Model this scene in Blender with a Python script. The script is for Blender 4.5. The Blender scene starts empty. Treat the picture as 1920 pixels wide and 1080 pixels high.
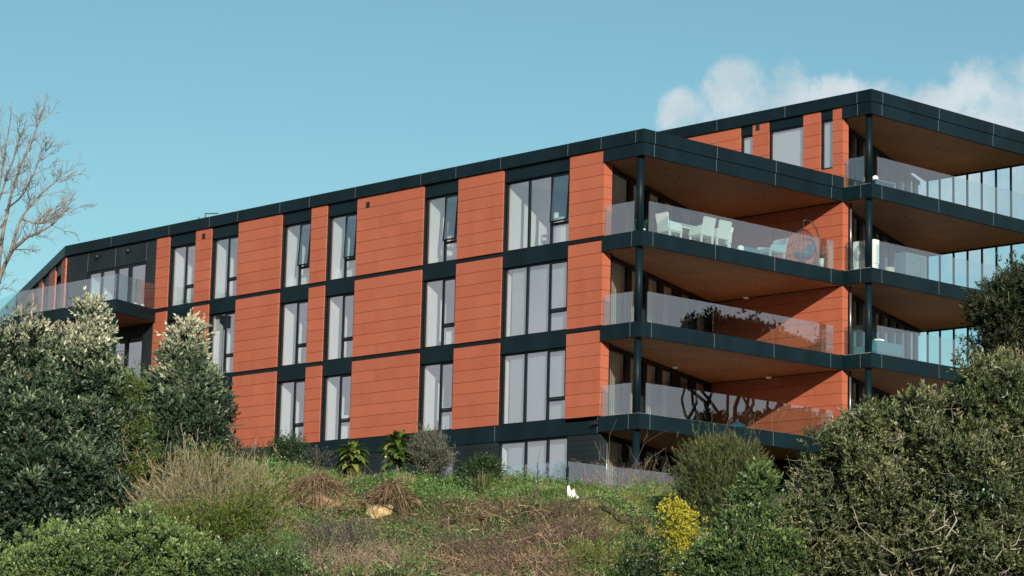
import bpy, math, random
import numpy as np
from mathutils import Vector, Matrix
R = math.radians
rng = np.random.default_rng(7)
random.seed(7)
scn = bpy.context.scene
COL = scn.collection

# ------------------------------------------------------------------ camera
F_PX = 4843.7
CAM = np.array([-61.3068, -59.7394, -6.8163])
YAW, PITCH, ROLL = 0.823083, 0.162594, 0.0250663
_f = np.array([math.cos(YAW)*math.cos(PITCH), math.sin(YAW)*math.cos(PITCH), math.sin(PITCH)])
_r0 = np.array([math.sin(YAW), -math.cos(YAW), 0.0])
_u0 = np.cross(_r0, _f)
_r = math.cos(ROLL)*_r0 + math.sin(ROLL)*_u0
_u = -math.sin(ROLL)*_r0 + math.cos(ROLL)*_u0
cd = bpy.data.cameras.new("camera")
cd.sensor_width = 36.0
cd.lens = F_PX/1920*36
cd.clip_start = 0.5
cd.clip_end = 6000
cam = bpy.data.objects.new("camera", cd)
COL.objects.link(cam)
cam.matrix_world = Matrix(((_r[0], _u[0], -_f[0], CAM[0]), (_r[1], _u[1], -_f[1], CAM[1]),
                           (_r[2], _u[2], -_f[2], CAM[2]), (0, 0, 0, 1)))
scn.camera = cam
def pdir(px, py):
    return _r*(px-960)/F_PX - _u*(py-540)/F_PX + _f
def at(px, py, D):
    return CAM + pdir(px, py)*D
def pix(P):
    d = np.asarray(P, float) - CAM
    Z = d@_f
    return 960+F_PX*(d@_r)/Z, 540-F_PX*(d@_u)/Z, Z

# ------------------------------------------------------------------ world, sun, exposure
SUN = Vector((1.64, 2.55, -1.0)).normalized()
sd = bpy.data.lights.new("sun", 'SUN')
sd.energy = 4.4
sd.angle = R(0.5)
sd.color = (1.0, 0.90, 0.77)
sun = bpy.data.objects.new("sun", sd)
COL.objects.link(sun)
sun.rotation_euler = SUN.to_track_quat('-Z', 'Y').to_euler()
sun.location = (-40, -80, 40)
wd = bpy.data.worlds.new("World")
scn.world = wd
wd.use_nodes = True
wn, wl = wd.node_tree.nodes, wd.node_tree.links
wn.clear()
def wnode(t, **kw):
    n = wn.new(t)
    for k, v in kw.items(): setattr(n, k, v)
    return n
def wmath(op, a, b=None, clamp=False):
    n = wnode('ShaderNodeMath', operation=op, use_clamp=clamp)
    for i, x in enumerate((a, b)):
        if x is None: continue
        if isinstance(x, (int, float)): n.inputs[i].default_value = x
        else: wl.new(x, n.inputs[i])
    return n.outputs[0]
sky = wnode('ShaderNodeTexSky', sky_type='NISHITA', sun_disc=False)
sky.sun_elevation = math.asin(-SUN.z)
sky.sun_rotation = math.atan2(-SUN.x, -SUN.y) % (2*math.pi)
sky.air_density = 1.0
sky.dust_density = 0.6
sky.ozone_density = 1.2
tint = wnode('ShaderNodeMix', data_type='RGBA', blend_type='MULTIPLY')
tint.inputs[0].default_value = 1.0
wl.new(sky.outputs[0], tint.inputs[6])
tint.inputs[7].default_value = (0.54, 0.75, 0.69, 1)
tc = wnode('ShaderNodeTexCoord')
nrm = wnode('ShaderNodeVectorMath', operation='NORMALIZE')
wl.new(tc.outputs['Generated'], nrm.inputs[0])
DIR = nrm.outputs[0]
def wdot(v):
    n = wnode('ShaderNodeVectorMath', operation='DOT_PRODUCT')
    wl.new(DIR, n.inputs[0]); n.inputs[1].default_value = v
    return n.outputs['Value']
def ramp(x, lo, hi, a=0.0, b=1.0):
    n = wnode('ShaderNodeMapRange', interpolation_type='SMOOTHSTEP')
    wl.new(x, n.inputs[0])
    for i, v in enumerate((lo, hi, a, b)): n.inputs[1+i].default_value = v
    return n.outputs[0]
mask = None
for px, py, rad in ((1300, 235, 85), (1385, 190, 105), (1460, 215, 115), (1560, 190, 75), (1650, 225, 95), (1760, 225, 90),
                    (1840, 190, 95), (1930, 215, 130), (2080, 180, 160), (1500, 330, 190), (1800, 340, 220), (2050, 330, 260)):
    d = pdir(px, py); d = d/np.linalg.norm(d)
    a = rad/F_PX
    m = ramp(wdot(tuple(d)), math.cos(a*1.18), math.cos(a*0.25))
    mask = m if mask is None else wmath('MAXIMUM', mask, m)
nz = wnode('ShaderNodeTexNoise', noise_dimensions='3D')
wl.new(DIR, nz.inputs['Vector'])
nz.inputs['Scale'].default_value = 50
nz.inputs['Detail'].default_value = 9
nz.inputs['Roughness'].default_value = 0.62
nz.inputs['Distortion'].default_value = 0.25
dens = wmath('ADD', mask, wmath('MULTIPLY', wmath('SUBTRACT', nz.outputs[0], 0.5), 2.2))
front = ramp(dens, 0.42, 1.15, 0.0, 0.90)
# broad pale cloud low down on the other sides of the sky
nz2 = wnode('ShaderNodeTexNoise', noise_dimensions='3D')
wl.new(DIR, nz2.inputs['Vector'])
nz2.inputs['Scale'].default_value = 9.0
nz2.inputs['Detail'].default_value = 6
sep = wnode('ShaderNodeSeparateXYZ'); wl.new(DIR, sep.inputs[0])
low = ramp(sep.outputs[2], 0.36, 0.17)
off = ramp(wdot(tuple(_f)), 0.80, 0.45)
back = ramp(wmath('ADD', nz2.outputs[0], wmath('MULTIPLY', low, 0.32)), 0.44, 0.82)
back = wmath('MULTIPLY', wmath('MULTIPLY', back, low), wmath('MULTIPLY', off, 0.85))
nz3 = wnode('ShaderNodeTexNoise', noise_dimensions='3D')
wl.new(DIR, nz3.inputs['Vector']); nz3.inputs['Scale'].default_value = 30; nz3.inputs['Detail'].default_value = 4
ccol = wnode('ShaderNodeMix', data_type='RGBA')
wl.new(ramp(nz3.outputs[0], 0.35, 0.68), ccol.inputs[0])
ccol.inputs[6].default_value = (3.4, 4.1, 4.45, 1)
ccol.inputs[7].default_value = (4.6, 5.0, 5.2, 1)
mixc = wnode('ShaderNodeMix', data_type='RGBA')
mixb = wnode('ShaderNodeMix', data_type='RGBA')
wl.new(back, mixb.inputs[0]); wl.new(tint.outputs[2], mixb.inputs[6]); mixb.inputs[7].default_value = (5.2, 5.0, 5.3, 1)
wl.new(front, mixc.inputs[0]); wl.new(mixb.outputs[2], mixc.inputs[6]); wl.new(ccol.outputs[2], mixc.inputs[7])
bg = wnode('ShaderNodeBackground'); bg.inputs[1].default_value = 0.10
wl.new(mixc.outputs[2], bg.inputs[0])
wo = wnode('ShaderNodeOutputWorld'); wl.new(bg.outputs[0], wo.inputs[0])
scn.view_settings.view_transform = 'Standard'
scn.view_settings.look = 'None'
scn.view_settings.exposure = 0.62
scn.view_settings.gamma = 1.0
scn.render.engine = 'CYCLES'
cy = scn.cycles
cy.max_bounces = 8; cy.diffuse_bounces = 4; cy.glossy_bounces = 3; cy.transmission_bounces = 4; cy.transparent_max_bounces = 16
cy.caustics_reflective = False; cy.caustics_refractive = False
cy.sample_clamp_indirect = 6.0
cy.use_denoising = True
cy.use_adaptive_sampling = True
cy.adaptive_threshold = 0.015

# ------------------------------------------------------------------ mesh helpers
class MB:
    def __init__(s): s.v = []; s.f = []; s.m = []; s.a = []; s.n = 0
    def add(s, v, f, m=0, a=0.5):
        v = np.asarray(v, float).reshape(-1, 3)
        s.v.append(v)
        s.f.extend([tuple(int(i)+s.n for i in q) for q in f])
        k = len(f)
        s.m.extend(m if hasattr(m, '__len__') else [m]*k)
        s.a.extend(a if hasattr(a, '__len__') else [a]*k)
        s.n += len(v)
        return s
    def prism(s, poly, z0, z1, m=0, a=0.5):
        n = len(poly)
        ar = sum(poly[i][0]*poly[(i+1) % n][1]-poly[(i+1) % n][0]*poly[i][1] for i in range(n))
        if ar < 0: poly = poly[::-1]
        v = [(x, y, z0) for x, y in poly]+[(x, y, z1) for x, y in poly]
        f = [tuple(range(n))[::-1], tuple(range(n, 2*n))]+[(i, (i+1) % n, n+(i+1) % n, n+i) for i in range(n)]
        return s.add(v, f, m, a)
    def box(s, x0, x1, y0, y1, z0, z1, m=0, a=0.5):
        x0, x1 = min(x0, x1), max(x0, x1); y0, y1 = min(y0, y1), max(y0, y1)
        return s.prism([(x0, y0), (x1, y0), (x1, y1), (x0, y1)], z0, z1, m, a)
    def hexa(s, c, m=0, a=0.5):            # 8 corners: bottom 4 ccw, top 4
        return s.add(c, [(3, 2, 1, 0), (4, 5, 6, 7), (0, 1, 5, 4), (1, 2, 6, 5), (2, 3, 7, 6), (3, 0, 4, 7)], m, a)
    def bar(s, p, q, w, h, m=0, up=(0, 0, 1)):
        p, q = np.array(p, float), np.array(q, float)
        d = q-p; d /= np.linalg.norm(d)
        e = np.cross(d, up); e /= np.linalg.norm(e); g = np.cross(e, d)
        e, g = e*w/2, g*h/2
        return s.hexa([p-e-g, p+e-g, q+e-g, q-e-g, p-e+g, p+e+g, q+e+g, q-e+g], m)
    def tube(s, path, rad, n=8, m=0, a=0.5):
        v, f = tubes(np.array([path], float), np.array([np.broadcast_to(rad, (len(path),))], float), n, cap=True)
        return s.add(v, f, m, a)
    def lathe(s, c, prof, n=16, m=0, a=0.5):
        c = np.array(c, float); v = []; f = []
        for r, z in prof:
            for k in range(n):
                t = 2*math.pi*k/n; v.append(c+np.array([r*math.cos(t), r*math.sin(t), z]))
        for i in range(len(prof)-1):
            for k in range(n):
                f.append((i*n+k, i*n+(k+1) % n, (i+1)*n+(k+1) % n, (i+1)*n+k))
        f.append(tuple(range(n))[::-1]); f.append(tuple((len(prof)-1)*n+k for k in range(n)))
        return s.add(v, f, m, a)
    def turn(s, ang, o):                   # rotate all about z through o
        V = np.concatenate(s.v); c, d = math.cos(ang), math.sin(ang); o = np.array(o, float)
        V = V-o; V = np.stack([c*V[:, 0]-d*V[:, 1], d*V[:, 0]+c*V[:, 1], V[:, 2]], 1)+o
        s.v = [V]; return s

def tubes(P, rad, n=4, cap=False):
    """P (N,K,3) paths, rad (N,K) radii -> verts, quad list"""
    N, K, _ = P.shape
    T = np.gradient(P, axis=1); T /= np.linalg.norm(T, axis=2, keepdims=True)+1e-9
    ref = np.where(np.abs(T[..., 2:3]) > 0.9, np.array([1., 0, 0]), np.array([0, 0, 1.]))
    ref = np.broadcast_to(ref[:, :1], T.shape)
    A = np.cross(T, ref); A /= np.linalg.norm(A, axis=2, keepdims=True)+1e-9
    B = np.cross(T, A)
    t = np.arange(n)*2*math.pi/n
    V = P[:, :, None]+rad[:, :, None, None]*(A[:, :, None]*np.cos(t)[None, None, :, None]+B[:, :, None]*np.sin(t)[None, None, :, None])
    idx = np.arange(N*K*n).reshape(N, K, n)
    q = np.stack([idx[:, :-1], np.roll(idx, -1, 2)[:, :-1], np.roll(idx, -1, 2)[:, 1:], idx[:, 1:]], -1).reshape(-1, 4)
    f = q
    if cap:
        f = [tuple(x) for x in q]
        for i in range(N):
            f.append(tuple(idx[i, 0])[::-1]); f.append(tuple(idx[i, -1]))
    return V.reshape(-1, 3), f

def link(name, me, mats, parent=None, loc=None):
    for m in mats: me.materials.append(m)
    o = bpy.data.objects.new(name, me); COL.objects.link(o)
    if parent: o.parent = parent
    if loc is not None and parent is None: o.location = loc
    return o
def obj(name, mb, mats, parent=None, smooth=False, loc=None):
    if not isinstance(mats, (list, tuple)): mats = [mats]
    V = np.concatenate(mb.v) if mb.v else np.zeros((0, 3))
    if loc is not None: V = V-np.array(loc, float)
    me = bpy.data.meshes.new(name)
    me.from_pydata(V.tolist(), [], mb.f)
    me.polygons.foreach_set('material_index', np.array(mb.m, np.int32))
    at_ = me.attributes.new('v', 'FLOAT', 'FACE'); at_.data.foreach_set('value', np.array(mb.a, np.float32))
    if smooth: me.polygons.foreach_set('use_smooth', np.ones(len(mb.f), bool))
    me.update()
    return link(name, me, mats, parent, loc)
def quads(name, V, Q, mats, parent=None, vals=None, midx=None, smooth=False, loc=None):
    """fast mesh of quads from numpy"""
    if loc is not None: V = V-np.array(loc, float)
    Q = np.asarray(Q, np.int32)
    me = bpy.data.meshes.new(name)
    me.vertices.add(len(V)); me.vertices.foreach_set('co', V.astype(np.float32).ravel())
    me.loops.add(Q.size); me.loops.foreach_set('vertex_index', Q.ravel())
    me.polygons.add(len(Q)); me.polygons.foreach_set('loop_start', np.arange(0, Q.size, 4, dtype=np.int32))
    if midx is not None: me.polygons.foreach_set('material_index', np.asarray(midx, np.int32))
    if vals is not None:
        at_ = me.attributes.new('v', 'FLOAT', 'FACE'); at_.data.foreach_set('value', vals.astype(np.float32))
    me.polygons.foreach_set('use_smooth', np.full(len(Q), smooth))
    me.update(calc_edges=True); me.validate()
    if not isinstance(mats, (list, tuple)): mats = [mats]
    return link(name, me, mats, parent, loc)
def tag(o, label, cat, group=None, kind=None):
    if label: o['label'] = label
    if cat: o['category'] = cat
    if group: o['group'] = group
    if kind: o['kind'] = kind
    return o
def thing(name, label, cat, loc=(0, 0, 0), group=None):
    o = bpy.data.objects.new(name, None); COL.objects.link(o); o.location = loc; o.empty_display_size = .3
    return tag(o, label, cat, group)
def copy_tree(o, parent=None):
    c = o.copy(); COL.objects.link(c); c.parent = parent
    for ch in list(o.children): copy_tree(ch, c)
    return c

# ------------------------------------------------------------------ materials
def mat(name):
    m = bpy.data.materials.new(name); m.use_nodes = True
    nt = m.node_tree; return m, nt.nodes, nt.links, nt.nodes['Principled BSDF']
def noise_ramp(N, L, scale, stops, detail=4, coord='Object', stretch=None, rough=0.55):
    t = N.new('ShaderNodeTexCoord'); n = N.new('ShaderNodeTexNoise')
    n.inputs['Scale'].default_value = scale; n.inputs['Detail'].default_value = detail; n.inputs['Roughness'].default_value = rough
    src = t.outputs[coord]
    if stretch:
        mp = N.new('ShaderNodeMapping'); mp.inputs['Scale'].default_value = stretch; L.new(src, mp.inputs[0]); src = mp.outputs[0]
    L.new(src, n.inputs['Vector'])
    r = N.new('ShaderNodeValToRGB'); cr = r.color_ramp
    while len(cr.elements) < len(stops): cr.elements.new(0.5)
    for e, (p, c) in zip(cr.elements, stops): e.position = p; e.color = (*c, 1)
    L.new(n.outputs[0], r.inputs[0])
    return r.outputs[0], n.outputs[0]
def simple(name, c, rough=0.5, metal=0.0, var=0.12, scale=3.0, spec=0.5):
    m, N, L, b = mat(name)
    lo = tuple(x*(1-var) for x in c); hi = tuple(min(1, x*(1+var)) for x in c)
    col, fac = noise_ramp(N, L, scale, [(0.3, lo), (0.7, hi)])
    L.new(col, b.inputs['Base Color'])
    b.inputs['Roughness'].default_value = rough; b.inputs['Metallic'].default_value = metal
    b.inputs['Specular IOR Level'].default_value = spec
    return m
def attr_ramp(N, L, stops, name='v'):
    a = N.new('ShaderNodeAttribute'); a.attribute_name = name
    r = N.new('ShaderNodeValToRGB'); cr = r.color_ramp
    while len(cr.elements) < len(stops): cr.elements.new(0.5)
    for e, (p, c) in zip(cr.elements, stops): e.position = p; e.color = (*c, 1)
    L.new(a.outputs['Fac'], r.inputs[0]); return r.outputs[0]
def mul(N, L, a, b, fac=1.0):
    x = N.new('ShaderNodeMix'); x.data_type = 'RGBA'; x.blend_type = 'MULTIPLY'; x.inputs[0].default_value = fac
    L.new(a, x.inputs[6]); L.new(b, x.inputs[7]); return x.outputs[2]
def leafmat(name, stops, rough=0.45, trans=0.25, spec=0.4):
    m, N, L, b = mat(name)
    col = attr_ramp(N, L, stops)
    L.new(col, b.inputs['Base Color']); b.inputs['Roughness'].default_value = rough
    b.inputs['Specular IOR Level'].default_value = spec
    tr = N.new('ShaderNodeBsdfTranslucent'); L.new(col, tr.inputs[0])
    mx = N.new('ShaderNodeMixShader'); mx.inputs[0].default_value = trans
    out = N['Material Output']
    L.new(b.outputs[0], mx.inputs[1]); L.new(tr.outputs[0], mx.inputs[2]); L.new(mx.outputs[0], out.inputs[0])
    return m

def terracotta():
    m, N, L, b = mat('terracotta_panel')
    c1, _ = noise_ramp(N, L, 1.3, [(0.25, (0.84, 0.83, 0.82)), (0.75, (1.0, 1.0, 1.0))], 5, stretch=(1, 1, 0.35))
    c2, _ = noise_ramp(N, L, 60, [(0.3, (0.93, 0.92, 0.92)), (0.7, (1, 1, 1))], 2, stretch=(1, 1, 0.1))
    base = attr_ramp(N, L, [(0, (0.388, 0.108, 0.057)), (1, (0.426, 0.122, 0.066))])
    col = mul(N, L, mul(N, L, base, c1), c2)
    L.new(col, b.inputs['Base Color']); b.inputs['Roughness'].default_value = 0.62
    b.inputs['Specular IOR Level'].default_value = 0.3
    return m
TERRA = terracotta()
def darkmetal(name, c, rough):
    m, N, L, b = mat(name)
    col, f = noise_ramp(N, L, 0.9, [(0.3, tuple(x*0.72 for x in c)), (0.7, tuple(x*1.3 for x in c))], 5, stretch=(1, 1, 0.4))
    L.new(col, b.inputs['Base Color']); b.inputs['Roughness'].default_value = rough; b.inputs['Specular IOR Level'].default_value = 0.13
    return m
DARK = darkmetal('dark_coated_metal', (0.0035, 0.0125, 0.017), 0.45)
DARK2 = darkmetal('dark_window_aluminium', (0.006, 0.010, 0.013), 0.38)
DCLAD = darkmetal('dark_cladding', (0.014, 0.020, 0.023), 0.5)
JOINT = simple('pale_joint_sealant', (0.07, 0.095, 0.105), 0.5)
def wood():
    m, N, L, b = mat('timber_soffit')
    c1, _ = noise_ramp(N, L, 0.55, [(0.3, (0.24, 0.088, 0.028)), (0.5, (0.30, 0.115, 0.037)), (0.72, (0.36, 0.15, 0.052))], 5)
    c2, _ = noise_ramp(N, L, 7, [(0.3, (0.82, 0.8, 0.78)), (0.7, (1, 1, 1))], 4, stretch=(1, 0.12, 1))
    c3, _ = noise_ramp(N, L, 4.5, [(0.26, (0.35, 0.3, 0.28)), (0.33, (1, 1, 1))], 1)
    L.new(mul(N, L, mul(N, L, c1, c2), c3), b.inputs['Base Color']); b.inputs['Roughness'].default_value = 0.6
    return m
WOOD = wood()
DECK = simple('balcony_deck', (0.50, 0.46, 0.42), 0.7)
ROOFM = simple('roof_membrane', (0.10, 0.10, 0.10), 0.8)
WHITE = simple('interior_white_paint', (0.74, 0.73, 0.71), 0.6, var=0.03)
CARPET = simple('grey_carpet', (0.32, 0.30, 0.29), 0.9)
BLIND = simple('cream_blind', (0.86, 0.80, 0.64), 0.8, var=0.06)
GREYCURT = simple('grey_curtain', (0.40, 0.38, 0.38), 0.9, var=0.08)
STEEL = simple('grey_steel', (0.16, 0.18, 0.20), 0.3, metal=0.6)
BLACK = simple('black_plastic', (0.012, 0.012, 0.013), 0.5)
WHITEP = simple('white_powder_coat', (0.80, 0.80, 0.77), 0.45, var=0.04)
def glass(name, tintc, gloss, rough=0.0):
    m, N, L, b = mat(name)
    N.remove(b)
    t = N.new('ShaderNodeBsdfTransparent'); t.inputs[0].default_value = (*tintc, 1)
    g = N.new('ShaderNodeBsdfGlossy'); g.inputs['Roughness'].default_value = rough; g.inputs[0].default_value = (0.95, 0.97, 1, 1)
    fr = N.new('ShaderNodeLayerWeight'); fr.inputs[0].default_value = 0.5
    pw = N.new('ShaderNodeMath'); pw.operation = 'POWER'; L.new(fr.outputs['Facing'], pw.inputs[0]); pw.inputs[1].default_value = 5.0
    ad = N.new('ShaderNodeMath'); ad.operation = 'MULTIPLY_ADD'; ad.use_clamp = True
    L.new(pw.outputs[0], ad.inputs[0]); ad.inputs[1].default_value = 0.9; ad.inputs[2].default_value = 0.04+gloss
    mx = N.new('ShaderNodeMixShader'); L.new(ad.outputs[0], mx.inputs[0])
    L.new(t.outputs[0], mx.inputs[1]); L.new(g.outputs[0], mx.inputs[2]); L.new(mx.outputs[0], N['Material Output'].inputs[0])
    return m
GLASS = glass('window_glass', (0.90, 0.94, 0.95), 0.20)
GLASSC = glass('clear_door_glass', (0.95, 0.97, 0.96), 0.02)
GLASSB = glass('balustrade_glass', (0.83, 0.925, 0.935), 0.10)
GLASSK = glass('dark_tinted_glass', (0.55, 0.60, 0.60), 0.03)
SCREENG = glass('screen_glass', (0.93, 0.98, 0.99), 0.0)

# ================================================================== the building
LAMPB = simple('white_roller_blind', (0.62, 0.62, 0.60), 0.8, var=0.04)
S, T = 3.1, 0.52
ZU = 4*S-T            # underside of the lower roof
ZT = ZU+0.9           # top of the lower roof edge
L1, Y2 = 10.46, -1.31
bld = thing('apartment_building', 'long terracotta and black apartment building with deep corner balconies above the bank', 'apartment building')
BR = 0.427
def boards(mb, x0, x1, y0, y1, z0, z1, zref):
    """horizontal panel courses with real open joints, counted down from zref"""
    z = zref
    while z > z0+0.02:
        a, b = max(z-BR, z0), min(z, z1)
        if b-a > 0.03:
            nn = max(1, round((y1-y0)/1.25)); ee = np.linspace(y0, y1, nn+1)
            for q in range(nn): mb.box(x0, x1, ee[q]+(0.0015 if q else 0), ee[q+1]-(0.0015 if q < nn-1 else 0), a+0.007, b-0.006, 0, rng.random())
        z -= BR
CURT = [simple('sheer_curtain', (0.72, 0.71, 0.69), 0.9, var=0.05), simple('tan_curtain', (0.50, 0.42, 0.31), 0.9, var=0.1), simple('grey_curtain_cloth', (0.42, 0.44, 0.46), 0.9, var=0.08)]
ROLLER = simple('grey_roller_blind', (0.40, 0.40, 0.41), 0.8, var=0.06, scale=1.2)
BAYS = [(1.87, 3.56), (6.96, 9.38), (11.30, 15.14), (16.97, 17.93), (19.79, 22.60), (24.42, 25.49), (27.33, 28.24)]
WINS = [(3.56, 6.96), (9.38, 11.30), (15.14, 16.97), (17.93, 19.79), (22.60, 24.42), (25.49, 27.33)]
for bi, (y0, y1) in enumerate(BAYS):
    for k in (1, 2, 3):
        mb = MB()
        zt = k*S+3.02 if k == 3 else k*S+2.97
        boards(mb, 0.0, 0.40 if bi == 0 else 0.055, y0, y1, k*S+0.03, zt, zt)
        obj('cladding_panel', mb, TERRA, bld)
        mb = MB().box(0.065, 0.25, y0+0.03, y1-0.03, k*S-0.15, k*S+2.95)
        if not bi: mb = MB().box(0.41, 0.5, y0+0.03, y1-0.03, k*S-0.15, k*S+2.95).box(0.02, 0.40, y0+0.02, y1-0.02, k*S-0.10, k*S+0.026)
        obj('backing_wall', mb, DARK2, bld)
def window(x, y0, y1, z0, z1, mulls, transom, opening=0.0, gl=None):
    """facade window in the plane x facing -x; mulls = y of mullions; transom z in the last light (small y)"""
    gl = gl or GLASS
    mb = MB(); w = 0.055; xa, xb = x, x+0.10
    mb.box(xa, xb, y0, y0+w, z0, z1); mb.box(xa, xb, y1-w, y1, z0, z1)
    mb.box(xa, xb, y0+w, y1-w, z0, z0+w); mb.box(xa, xb, y0+w, y1-w, z1-w, z1)
    ys = [y1-w]+sorted(mulls, reverse=True)+[y0+w]
    for y in mulls: mb.box(xa, xb, y-0.035, y+0.035, z0+w, z1-w)
    b = y0+w; t = (mulls and min(mulls)-0.035) or y1-w
    if transom: mb.box(xa, xb, b, t, transom-0.04, transom+0.04)
    fr = obj('window', mb, DARK2, bld)
    for i in range(len(ys)-1):
        hi = ys[i]-(0.035 if i else 0); lo = ys[i+1]+(0.035 if i < len(ys)-2 else 0)
        if transom and i == len(ys)-2:
            obj('pane', MB().box(x+0.045, x+0.057, lo, hi, z0+w, transom-0.04), gl, fr)
            za, zb = transom+0.05, z1-w-0.01
            sb = MB(); q = 0.045
            lo2, hi2 = lo+0.008, hi-0.008
            sb.box(-0.02, 0.03, lo2, lo2+q, za, zb); sb.box(-0.02, 0.03, hi2-q, hi2, za, zb)
            sb.box(-0.02, 0.03, lo2+q, hi2-q, za, za+q); sb.box(-0.02, 0.03, lo2+q, hi2-q, zb-q, zb)
            pb = MB().box(0.0, 0.012, lo2+q, hi2-q, za+q, zb-q)
            for m_ in (sb, pb):
                V = np.concatenate(m_.v); c, s_ = math.cos(opening), math.sin(opening)
                dz = V[:, 2]-zb
                m_.v = [np.stack([x+V[:, 0]*c+dz*s_, V[:, 1], zb+dz*c-V[:, 0]*s_], 1)]
            so = obj('sash', sb, DARK2, fr)
            obj('sash_pane', pb, gl, fr)
        else:
            mp = MB().box(x+0.045, x+0.057, lo, hi, z0+w, z1-w); ym, zm_ = (lo+hi)/2, (z0+z1)/2
            ty, tz = rng.normal()*0.006, rng.normal()*0.005          # panes never sit perfectly in one plane
            mp.v = [v_+np.stack([(v_[:, 1]-ym)*ty+(v_[:, 2]-zm_)*tz, 0*v_[:, 1], 0*v_[:, 2]], 1) for v_ in mp.v]
            obj('pane', mp, gl, fr)
    return fr
MUL = [[5.75, 4.60], [10.22], [15.96], [18.76], [23.40], [26.30]]
OPEN = {(3, 0): R(3.5), (3, 1): R(4.2), (3, 2): R(3.2), (3, 3): R(4.2)}
for k in (1, 2, 3):
    for wi, (y0, y1) in enumerate(WINS):
        z0 = k*S+0.03; z1 = k*S+2.55
        wf = window(0.14, y0+0.06, y1-0.03, z0, z1, MUL[wi], k*S+0.76, OPEN.get((k, wi), 0.0))
        cv = {(1, 2): (0.05, 0.5, 1.5), (1, 1): (0.0, 0.5, 1.6), (2, 1): (0.0, 0.42, 1.85), (2, 4): (0.84, 1.0, 0.0)}.get((k, wi))
        if cv:
            mc = MB(); ya, yb = y0+0.1+(y1-y0-0.2)*cv[0], y0+0.1+(y1-y0-0.2)*cv[1]; nf = max(4, int((yb-ya)/0.06)); ee = np.linspace(ya, yb, nf+1)
            for q in range(nf):
                xa_ = 0.33+0.035*(q % 2); xb_ = 0.33+0.035*((q+1) % 2)
                mc.prism([(xa_, ee[q]), (xb_, ee[q+1]), (xb_+0.004, ee[q+1]), (xa_+0.004, ee[q])], z0+0.03, z1-0.03-cv[2])
            obj('curtain', mc, CURT[(k*7+wi) % 3], wf)
        if wi == 0 and k < 3: obj('blind', MB().box(0.34, 0.345, y0+0.08, y1-0.24, z0+0.02, z1-0.02), ROLLER, wf)
        # dark head and sill panels with the reveals round the window
        mb = MB()
        mb.box(0.05, 0.26, y0+0.004, y1-0.004, z1+0.004, k*S+3.06 if k == 3 else k*S+S+0.02)
        mb.box(0.06, 0.255, y0+0.004, y0+0.055, z0+0.004, z1); mb.box(0.06, 0.255, y1-0.026, y1-0.004, z0+0.004, z1)
        obj('spandrel', mb, DARK, bld)
# ---- dark band over the ground floor and the ground floor itself
mb = MB().box(0.02, 0.3, 1.88, 35.0, S-0.55, S+0.018)
for y in (1.97, 7.1, 11.4, 15.2, 19.8, 24.5): mb.box(0.012, 0.1, y-0.012, y+0.012, S-0.54, S+0.01, 1)
obj('floor_band', mb, [DARK, JOINT], bld)
def dboards(mb, x0, x1, y0, y1, z0, z1):
    z = z1
    while z > z0:
        mb.box(x0, x1, y0, y1, max(z0, z-0.19)+0.004, z-0.004, 0, rng.random()); z -= 0.19
mb = MB(); dboards(mb, 0.06, 0.12, 1.88, 3.44, -0.6, S-0.56); obj('base_cladding', mb, DCLAD, bld)
mb = MB(); dboards(mb, 0.06, 0.12, 6.97, 9.30, -0.6, S-0.56); obj('base_cladding', mb, DCLAD, bld)
mb = MB(); dboards(mb, 0.06, 0.12, 10.15, 35.0, -0.6, S-0.56); obj('base_cladding', mb, DCLAD, bld)
wf = window(0.10, 3.46, 6.95, -0.2, S-0.57, [5.60, 4.50], 0)
obj('blind', MB().box(0.34, 0.345, 3.5, 6.70, -0.18, S-0.6), ROLLER, wf)
window(0.10, 9.32, 10.13, 0.3, S-0.75, [], 0)
obj('base_cladding', MB().box(0.06, 0.2, 9.31, 10.14, S-0.74, S-0.56), DCLAD, bld)
obj('base_cladding', MB().box(0.06, 0.2, 9.31, 10.14, -0.6, 0.29), DCLAD, bld)

# ---- rooms behind the windows (closed plaster boxes, open only at the glass)
def room(poly, z0, z1, holes=()):
    """walls of polygon edges not in holes, with floor and ceiling"""
    mb = MB(); n = len(poly)
    mb.prism(poly, z0-0.05, z0, 1); mb.prism(poly, z1, z1+0.05, 0)
    for i in range(n):
        if i in holes: continue
        a, b = np.array(poly[i]), np.array(poly[(i+1) % n]); d = b-a; l = np.linalg.norm(d); d = d/l
        e = np.array([-d[1], d[0]])*0.03
        mb.prism([tuple(a), tuple(b), tuple(b-e*1), tuple(a-e*1)] if True else None, z0, z1, 0)
    return obj('room', mb, [WHITE, CARPET], bld)
GA = R(23.4)
gd = np.array([math.cos(GA), math.sin(GA)]); gn = np.array([math.sin(GA), -math.cos(GA)])   # along the glazing, out of it
G1 = np.array([0.42, 2.08])
GL1 = (10.44-G1[0])/gd[0]
gp = lambda o, s, d=0.0: tuple(o+gd*s+gn*d)
for k in (0, 1, 2, 3):
    z0, z1 = k*S+0.03, k*S+2.56
    e0, e1 = gp(G1, 0.05, -0.14), gp(G1, GL1-0.05, -0.14)
    room([(0.25, 6.93), (0.25, e0[1]), e0, e1, (10.35, 10.5), (5.5, 10.5), (5.5, 6.93)], z0, z1, holes=(0, 2))
    if k:
        for (y0, y1), yr in ((WINS[1], 7.1), (WINS[2], 12.2), (WINS[3], 17.1), (WINS[4], 20.3), (WINS[5], 24.6)):
            dp = 4.4
            room([(0.25, y1-0.09), (0.25, yr), (dp, yr), (dp, y1-0.09)], z0, z1, holes=(0,))
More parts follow.
